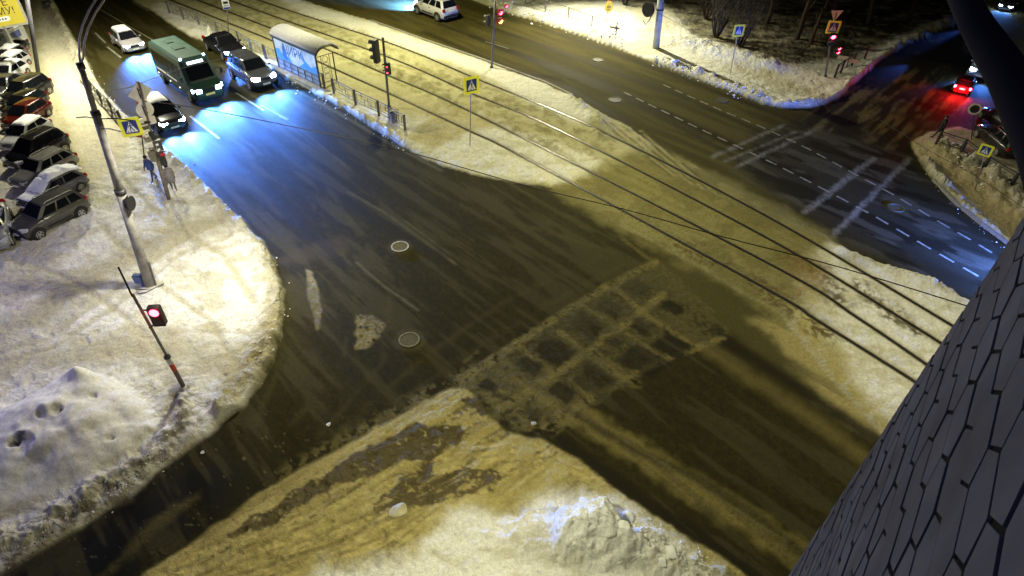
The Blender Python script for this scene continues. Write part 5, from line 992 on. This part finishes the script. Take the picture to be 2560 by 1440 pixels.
# thick dark pipe past the camera
P = [near(2372, -80, 2.1), near(2440, 60, 2.0), near(2528, 200, 1.9), near(2618, 370, 1.8), near(2672, 500, 1.75), near(2740, 700, 1.7)]
t = tag(empty('pipe', P[0]), 'thick dark blue pipe running down the right edge close to the camera', 'pipe'); m = MB(); m.tube([p - P[0] for p in P], [.028, .034, .044, .056, .066, .080], 28); m.build('pipe_body', mat('dark blue pipe', (.004, .004, .022), .9), t, True)
lamp('fill_light', P[3] + Vector((-1.2, -1.5, 1.2)), .5, (.12, .15, 1.0), .3, aim=P[3])  # added blue fill for the pipe, no window there
lamp('fill_light', E * .45 + FN * 2.6 + Vector((0, 0, CH + 1.5)), 5.5, (.62, .66, 1.0), .5, aim=E * .6 + Vector((0, 0, CH - 3.5)))  # added bluish fill to brighten the tiled wall, no window there

# ------------------------------------------------------------------ overhead wires
def wire(pts, z, label, r=.016, mt=BLACKM, group='overhead wires'):
    P = [G(x, y, zz) for (x, y), zz in zip(pts, z)]; Q = []
    for i in range(len(P) - 1):
        p0, p1, p2, p3 = P[max(i - 1, 0)], P[i], P[i + 1], P[min(i + 2, len(P) - 1)]
        for k in range(6): u = k / 6; Q.append(.5 * ((2 * p1) + (p2 - p0) * u + (2 * p0 - 5 * p1 + 4 * p2 - p3) * u * u + (3 * p1 - p0 - 3 * p2 + p3) * u ** 3))
    Q.append(P[-1]); m = MB(); m.tube(Q, r, 5); o = m.build('overhead_wire', mt); tag(o, label, 'wire', group); return o
wire([(392, 255), (480, 268), (600, 290), (700, 310), (900, 352), (1050, 388), (1300, 460), (1560, 523), (1800, 590), (2100, 668), (2450, 775)], [5.5, 5.5, 5.4, 5.3, 5.2, 5.1, 5.1, 5.1, 5.2, 5.4, 5.8], 'long black overhead wire crossing the whole junction from the left signs to the building', .018)
wire([(284, 230), (340, 212), (395, 192), (450, 172), (560, 145), (600, 135)], [5.2] * 6, 'pale overhead wire crossing in front of the green bus', .014, STEEL)
wire([(1640, 30), (1700, 62), (1760, 100), (1800, 120)], [4] * 4, 'thin dark wire running right from the thick pale pole', .012)
wire([(2200, 300), (2330, 380), (2440, 440), (2560, 520)], [3.5] * 4, 'thin dark wire over the side street corner', .012)
# ------------------------------------------------------------------ bare trees and bushes
BARK = mat('dark bark', (.035, .028, .02), .9, noise=.4, nscale=10)
def tree(b_px, height, label, stems=1, spread=.35, r0=.12, seed=0, name='bare_tree', cat='tree', group='bare trees in the dark park', depth=5, lean=(0, 0)):
    rnd = random.Random(seed); b = gz(*b_px); t = tag(empty(name, b), label, cat, group); tr = MB(); cr_ = MB()
    def grow(p, d, ln, r, lv):
        n_ = 3; pts = [p]; rs = [r]
        for k in range(n_): d = (d + Vector((rnd.uniform(-.2, .2), rnd.uniform(-.2, .2), rnd.uniform(-.02, .14)))).normalized(); p = p + d * ln / n_; pts.append(p); rs.append(r * (1 - .14 * (k + 1)))
        (tr if lv == 0 else cr_).tube(pts, rs, 6 if lv < 2 else 3, cap=False)
        if lv >= depth: return
        for k in range(rnd.choice((2, 3, 3))):
            q_ = pts[rnd.choice((1, 2, 3, 3))]; nd = (d + Vector((rnd.uniform(-1, 1), rnd.uniform(-1, 1), rnd.uniform(-.1, .5))) * .75).normalized(); grow(q_, nd, ln * rnd.uniform(.58, .8), rs[-1] * rnd.uniform(.55, .75), lv + 1)
    for k in range(stems): a = 2 * PI * k / stems + rnd.random(); d = Vector((math.cos(a) * spread + lean[0], math.sin(a) * spread + lean[1], 1)).normalized() if stems > 1 else Vector((lean[0], lean[1], 1)).normalized(); grow(Vector((math.cos(a) * .1, math.sin(a) * .1, 0)) if stems > 1 else Vector((0, 0, 0)), d, height * .34, r0, 0)
    tr.build('trunk', BARK, t, True); cr_.build('crown', BARK, t, True); return t
BU = 'bare bushes behind the lit verge'
tree((1790, 96), 6.5, 'dense bare many-stemmed bush left of the far crossing sign', 16, .36, .06, 1, 'bush', 'bush', BU, 4)
tree((1850, 120), 6.0, 'bare bush right behind the far crossing sign', 14, .42, .06, 2, 'bush', 'bush', BU, 4)
tree((1765, 50), 6.0, 'smaller bare bush standing deeper behind the left bush', 13, .4, .055, 8, 'bush', 'bush', BU, 4)
tree((1562, 14), 5, 'bare bush cut by the top edge beside the round yellow sign', 12, .4, .055, 3, 'bush', 'bush', BU, 4)
tree((1990, 100), 9, 'dark leaning tree trunk in the unlit park', 1, 0, .22, 4, lean=(.25, 0))
tree((2025, 112), 8, 'straight dark tree right of the leaning trunk', 1, 0, .16, 5)
tree((1915, 60), 9, 'dark tree at the top behind the bushes', 1, 0, .22, 6)
tree((2170, 60), 10, 'black bare tree behind the red signal', 1, 0, .24, 7)
tree((2270, 50), 10, 'black bare tree where the dark side street leaves the frame', 1, 0, .24, 9)
tree((2080, 40), 10, 'black bare tree left of the triangle sign', 1, 0, .22, 10)
# ------------------------------------------------------------------ people
def person(b_px, label, coat, trousers, heading, s=1.0, bag=None, hat=(.03, .03, .04), stride=.22, armb=.15, lean=0.0, coatlen=.55):
    b = gz(*b_px); b.z += .05; t = tag(empty('person', b, heading, s), label, 'person')
    V = []; Rr = []; Eg = []
    def v(x, y, z, r, par=None):
        V.append((x + lean * max(0, z - .8), y, z)); Rr.append(r); i = len(V) - 1
        if par is not None: Eg.append((par, i))
        return i
    pel = v(0, 0, .94, .14); sp = v(0, 0, 1.16, .13, pel); ch = v(0, 0, 1.36, .155, sp); nk = v(.01, 0, 1.52, .06, ch); hd = v(.03, 0, 1.63, .085, nk); ht = v(.03, 0, 1.72, .075, hd); v(.115, 0, 1.635, .016, hd); 
    for sg in (1, -1): v(.04, sg * .09, 1.65, .014, hd)
    for sg in (1, -1):
        f = stride * sg; h = v(0, sg * .10, .88, .10, pel); k = v(f * .45 + .03, sg * .10, .50, .065, h); a = v(f - (.06 if f < 0 else 0), sg * .10, .09 + (.05 if f < 0 else 0), .045, k); v(f + .16, sg * .11, .045, .035, a)
        s_ = v(0, sg * .19, 1.42, .075, ch); e_ = v(-f * armb * 2 - .02, sg * .25, 1.14, .05, s_); w = v(-f * armb * 3 + .10, sg * .25, .92, .032, e_); hnd = v(-f * armb * 3 + .12, sg * .25, .86, .036, w)
        for q_, (dx, dz, r) in enumerate(((.045, -.07, .0105), (.02, -.09, .0105), (-.005, -.085, .010), (-.028, -.07, .009))): m1 = v(V[hnd][0] - lean * max(0, V[hnd][2] - .8) + dx * .6, sg * .25, .86 + dz * .6, r, hnd); v(V[hnd][0] - lean * max(0, V[hnd][2] - .8) + dx * .8, sg * .24, .86 + dz * 1.05, r * .9, m1)
        v(V[hnd][0] - lean * max(0, V[hnd][2] - .8) + .05, sg * .22, .845, .011, hnd)
    me = bpy.data.meshes.new('body'); me.from_pydata(V, Eg, []); o = bpy.data.objects.new('body', me); SC.collection.objects.link(o)
    md = o.modifiers.new('k', 'SKIN'); 
    for i, r in enumerate(Rr): me.skin_vertices[0].data[i].radius = (r, r)
    me.skin_vertices[0].data[0].use_root = True; sb = o.modifiers.new('s', 'SUBSURF'); sb.levels = 1
    dg = bpy.context.evaluated_depsgraph_get(); m2 = bpy.data.meshes.new_from_object(o.evaluated_get(dg)); bpy.data.objects.remove(o); m2.name = 'body'
    m2.materials.clear(); m2.materials.append(mat('trousers %s' % (trousers,), trousers, .8)); m2.polygons.foreach_set('use_smooth', [True] * len(m2.polygons)); link(bpy.data.objects.new('body', m2), t)
    cm = mat('coat %s' % (coat,), coat, .8, noise=.3, nscale=5); m = MB(); n_ = 16
    def ring(z, rx, ry, cx=0): return [Vector((cx + lean * max(0, z - .8) + math.cos(2 * PI * k / n_) * rx, math.sin(2 * PI * k / n_) * ry, z)) for k in range(n_)]
    m.loft([ring(coatlen + .30, .20, .24), ring(.98, .18, .215), ring(1.15, .165, .205), ring(1.36, .18, .235), ring(1.46, .15, .20), ring(1.52, .085, .10)]); m.build('coat', cm, t, True)
    for sg in (1, -1):
        f = stride * sg; m = MB(); m.tube([(lean * .6, sg * .19, 1.44), (-f * armb * 2 - .02 + lean * .3, sg * .255, 1.14), (-f * armb * 3 + .09 + lean * .1, sg * .25, .93)], [.085, .066, .055], 10); m.build('sleeve', cm, t, True)
    m = MB(); hx = .03 + lean * .85; m.loft([[Vector((hx + math.cos(2 * PI * k / n_) * r, math.sin(2 * PI * k / n_) * r * .95, z)) for k in range(n_)] for z, r in ((1.64, .112), (1.70, .118), (1.77, .10), (1.81, .055))]); m.build('hat', mat('hat %s' % (hat,), hat, .9), t, True)
    m = MB(); m.loft([[Vector((hx + .012 + math.cos(2 * PI * k / n_) * r, math.sin(2 * PI * k / n_) * r, z)) for k in range(n_)] for z, r in ((1.54, .06), (1.59, .085), (1.65, .098))]); m.build('face', mat('skin', (.5, .32, .24), .6), t, True)
    if bag: m = MB(); m.box((.02, -.36, .62), (.16, .34, .36)); m.build('bag', mat('bag %s' % (bag,), bag, .7), t, bevel=.05); 
    return t
person((388, 452), 'person in a blue jacket and dark trousers standing beside the crowded sign pole', (.10, .16, .38), (.05, .06, .16), math.radians(-110), .80, bag=None, stride=.26, lean=.05)
person((438, 478), 'person in a pale grey coat holding a grey bag right of the crowded sign pole', (.30, .29, .30), (.10, .10, .12), math.radians(-60), .80, bag=(.20, .20, .20), stride=.12, coatlen=.30)
person((2340, 350), 'person in a long black coat walking on the dark corner of the side street', (.006, .006, .006), (.006, .006, .007), math.radians(150), .80, stride=.30, coatlen=.30)
# ------------------------------------------------------------------ loose snow blocks
def chunk(px, py, r, label, sq=(1, 1, .6), mt=SNOW, seed=0, name='snow_block', group='loose snow blocks', z=None, cat='snow block'):
    rnd = random.Random(seed); p = G(px, py); bm = bmesh.new(); bmesh.ops.create_icosphere(bm, subdivisions=3, radius=1)
    k = [Vector((rnd.uniform(-1, 1), rnd.uniform(-1, 1), rnd.uniform(-1, 1))).normalized() for _ in range(7)]
    for v_ in bm.verts:
        c = v_.co.copy()
        for q_ in k:
            dd_ = c.dot(q_)
            if dd_ > .62: c -= q_ * (dd_ - .62)
        v_.co = Vector((c.x * sq[0], c.y * sq[1], c.z * sq[2])) * r
    me = bpy.data.meshes.new(name); bm.to_mesh(me); bm.free(); me.materials.append(mt); o = bpy.data.objects.new(name, me); link(o)
    o.location = (p.x, p.y, (max(0, hz(p.x, p.y)) if z is None else z) + r * sq[2] * .45); o.rotation_euler = (0, 0, rnd.uniform(0, 6)); tag(o, label, cat, group); return o
chunk(822, 1062, .085, 'small bright snow lump lying alone on the dark road', seed=1)
chunk(507, 1131, .07, 'tiny snow crumb on the dark road near the bottom left kerb', seed=2)
chunk(995, 1280, .33, 'large flat pale slab of ice on the sandy wedge beside the dark patch', (1, .75, .35), mat('dirty ice slab', (.45, .42, .26), .6, noise=.3, nscale=3, bump=.4), 3)
chunk(1567, 1298, .20, 'round snow lump at the right flank of the central heap', (1, 1, .8), seed=4)
chunk(1456, 1256, .13, 'small round lump at the upper edge of the central heap', seed=5)
chunk(1378, 1275, .20, 'tall narrow lump left of the central heap', (.6, 1, 1), seed=6)
chunk(1545, 1368, .18, 'grey lump low on the right side of the central heap', seed=7)
chunk(1672, 1402, .24, 'pale rounded lump in the ridge right of the central heap', seed=8)
chunk(1650, 1424, .14, 'small lump at the bottom edge near the ridge', seed=9)
chunk(1625, 240 - 75, .01, 'x', seed=9) if False else None
chunk(1683, 163, .36, 'dark hollow snow block sitting on the far roadside bank', seed=11)
chunk(1335, 1100 - 40, .1, 'yellowish ice lump at the messy end of the crossing', mt=MATS['dirty ice slab'], seed=12)
for i, (px, py) in enumerate(((1430, 1420), (1575, 1335), (1405, 1345))): pass
# crumbs thrown along the banks: nobody could count them
m = MB(); rnd = random.Random(5)
def crumbs(pts, n, w, r0, r1):
    P = GP(pts)
    for _ in range(n):
        i = rnd.randrange(len(P) - 1); p = P[i].lerp(P[i + 1], rnd.random()) + Vector((rnd.gauss(0, w), rnd.gauss(0, w), 0)); r = rnd.uniform(r0, r1) * rnd.uniform(.5, 1); z = hz(p.x, p.y) + r * .05; r *= .8
        a = rnd.random() * 3; M = Matrix.Rotation(a, 3, 'Z') @ Matrix.Rotation(rnd.uniform(-.4, .4), 3, 'X')
        vs = [M @ (Vector(q_) * r * rnd.uniform(.7, 1.2)) + Vector((p.x, p.y, z)) for q_ in ((1, 0, 0), (0, 1, 0), (-1, 0, 0), (0, -1, 0), (.2, .1, .7), (-.1, 0, -.7))]
        m.add(vs, [(0, 1, 4), (1, 2, 4), (2, 3, 4), (3, 0, 4), (1, 0, 5), (2, 1, 5), (3, 2, 5), (0, 3, 5)])
crumbs([(668, 650), (692, 730), (694, 800), (672, 880), (630, 960), (560, 1030)], 60, .22, .03, .10)
crumbs([(400, 380), (520, 485), (640, 600)], 50, .25, .03, .11)
crumbs([(620, 150), (790, 245), (960, 338), (1020, 370)], 70, .25, .04, .12)
crumbs([(1240, 14), (1350, 48), (1560, 118)], 130, .5, .06, .20); crumbs([(1640, 155), (1800, 212), (1900, 250)], 130, .45, .06, .18); crumbs([(2300, 415), (2420, 548), (2520, 625)], 20, .2, .03, .06); crumbs([(2360, 385), (2500, 490)], 120, .6, .05, .14)
crumbs([(1560, 1300), (1650, 1370), (1760, 1430)], 260, .22, .02, .09); crumbs([(1380, 1270), (1500, 1250), (1570, 1320)], 90, .15, .02, .06); crumbs([(60, 1370), (200, 1290), (400, 1150), (470, 1040)], 120, .25, .02, .08); crumbs([(215, 160), (330, 320)], 30, .2, .04, .09)
tag(m.build('snow_crumbs', SNOW), kind='stuff')
m = MB(); crumbs([(500, 1120), (620, 1040), (700, 1080)], 40, .5, .008, .03); crumbs([(60, 1385), (250, 1265), (420, 1140)], 120, .18, .02, .06); tag(m.build('dirty_crumbs', mat('dirt', (.09, .07, .045), .9)), kind='stuff')
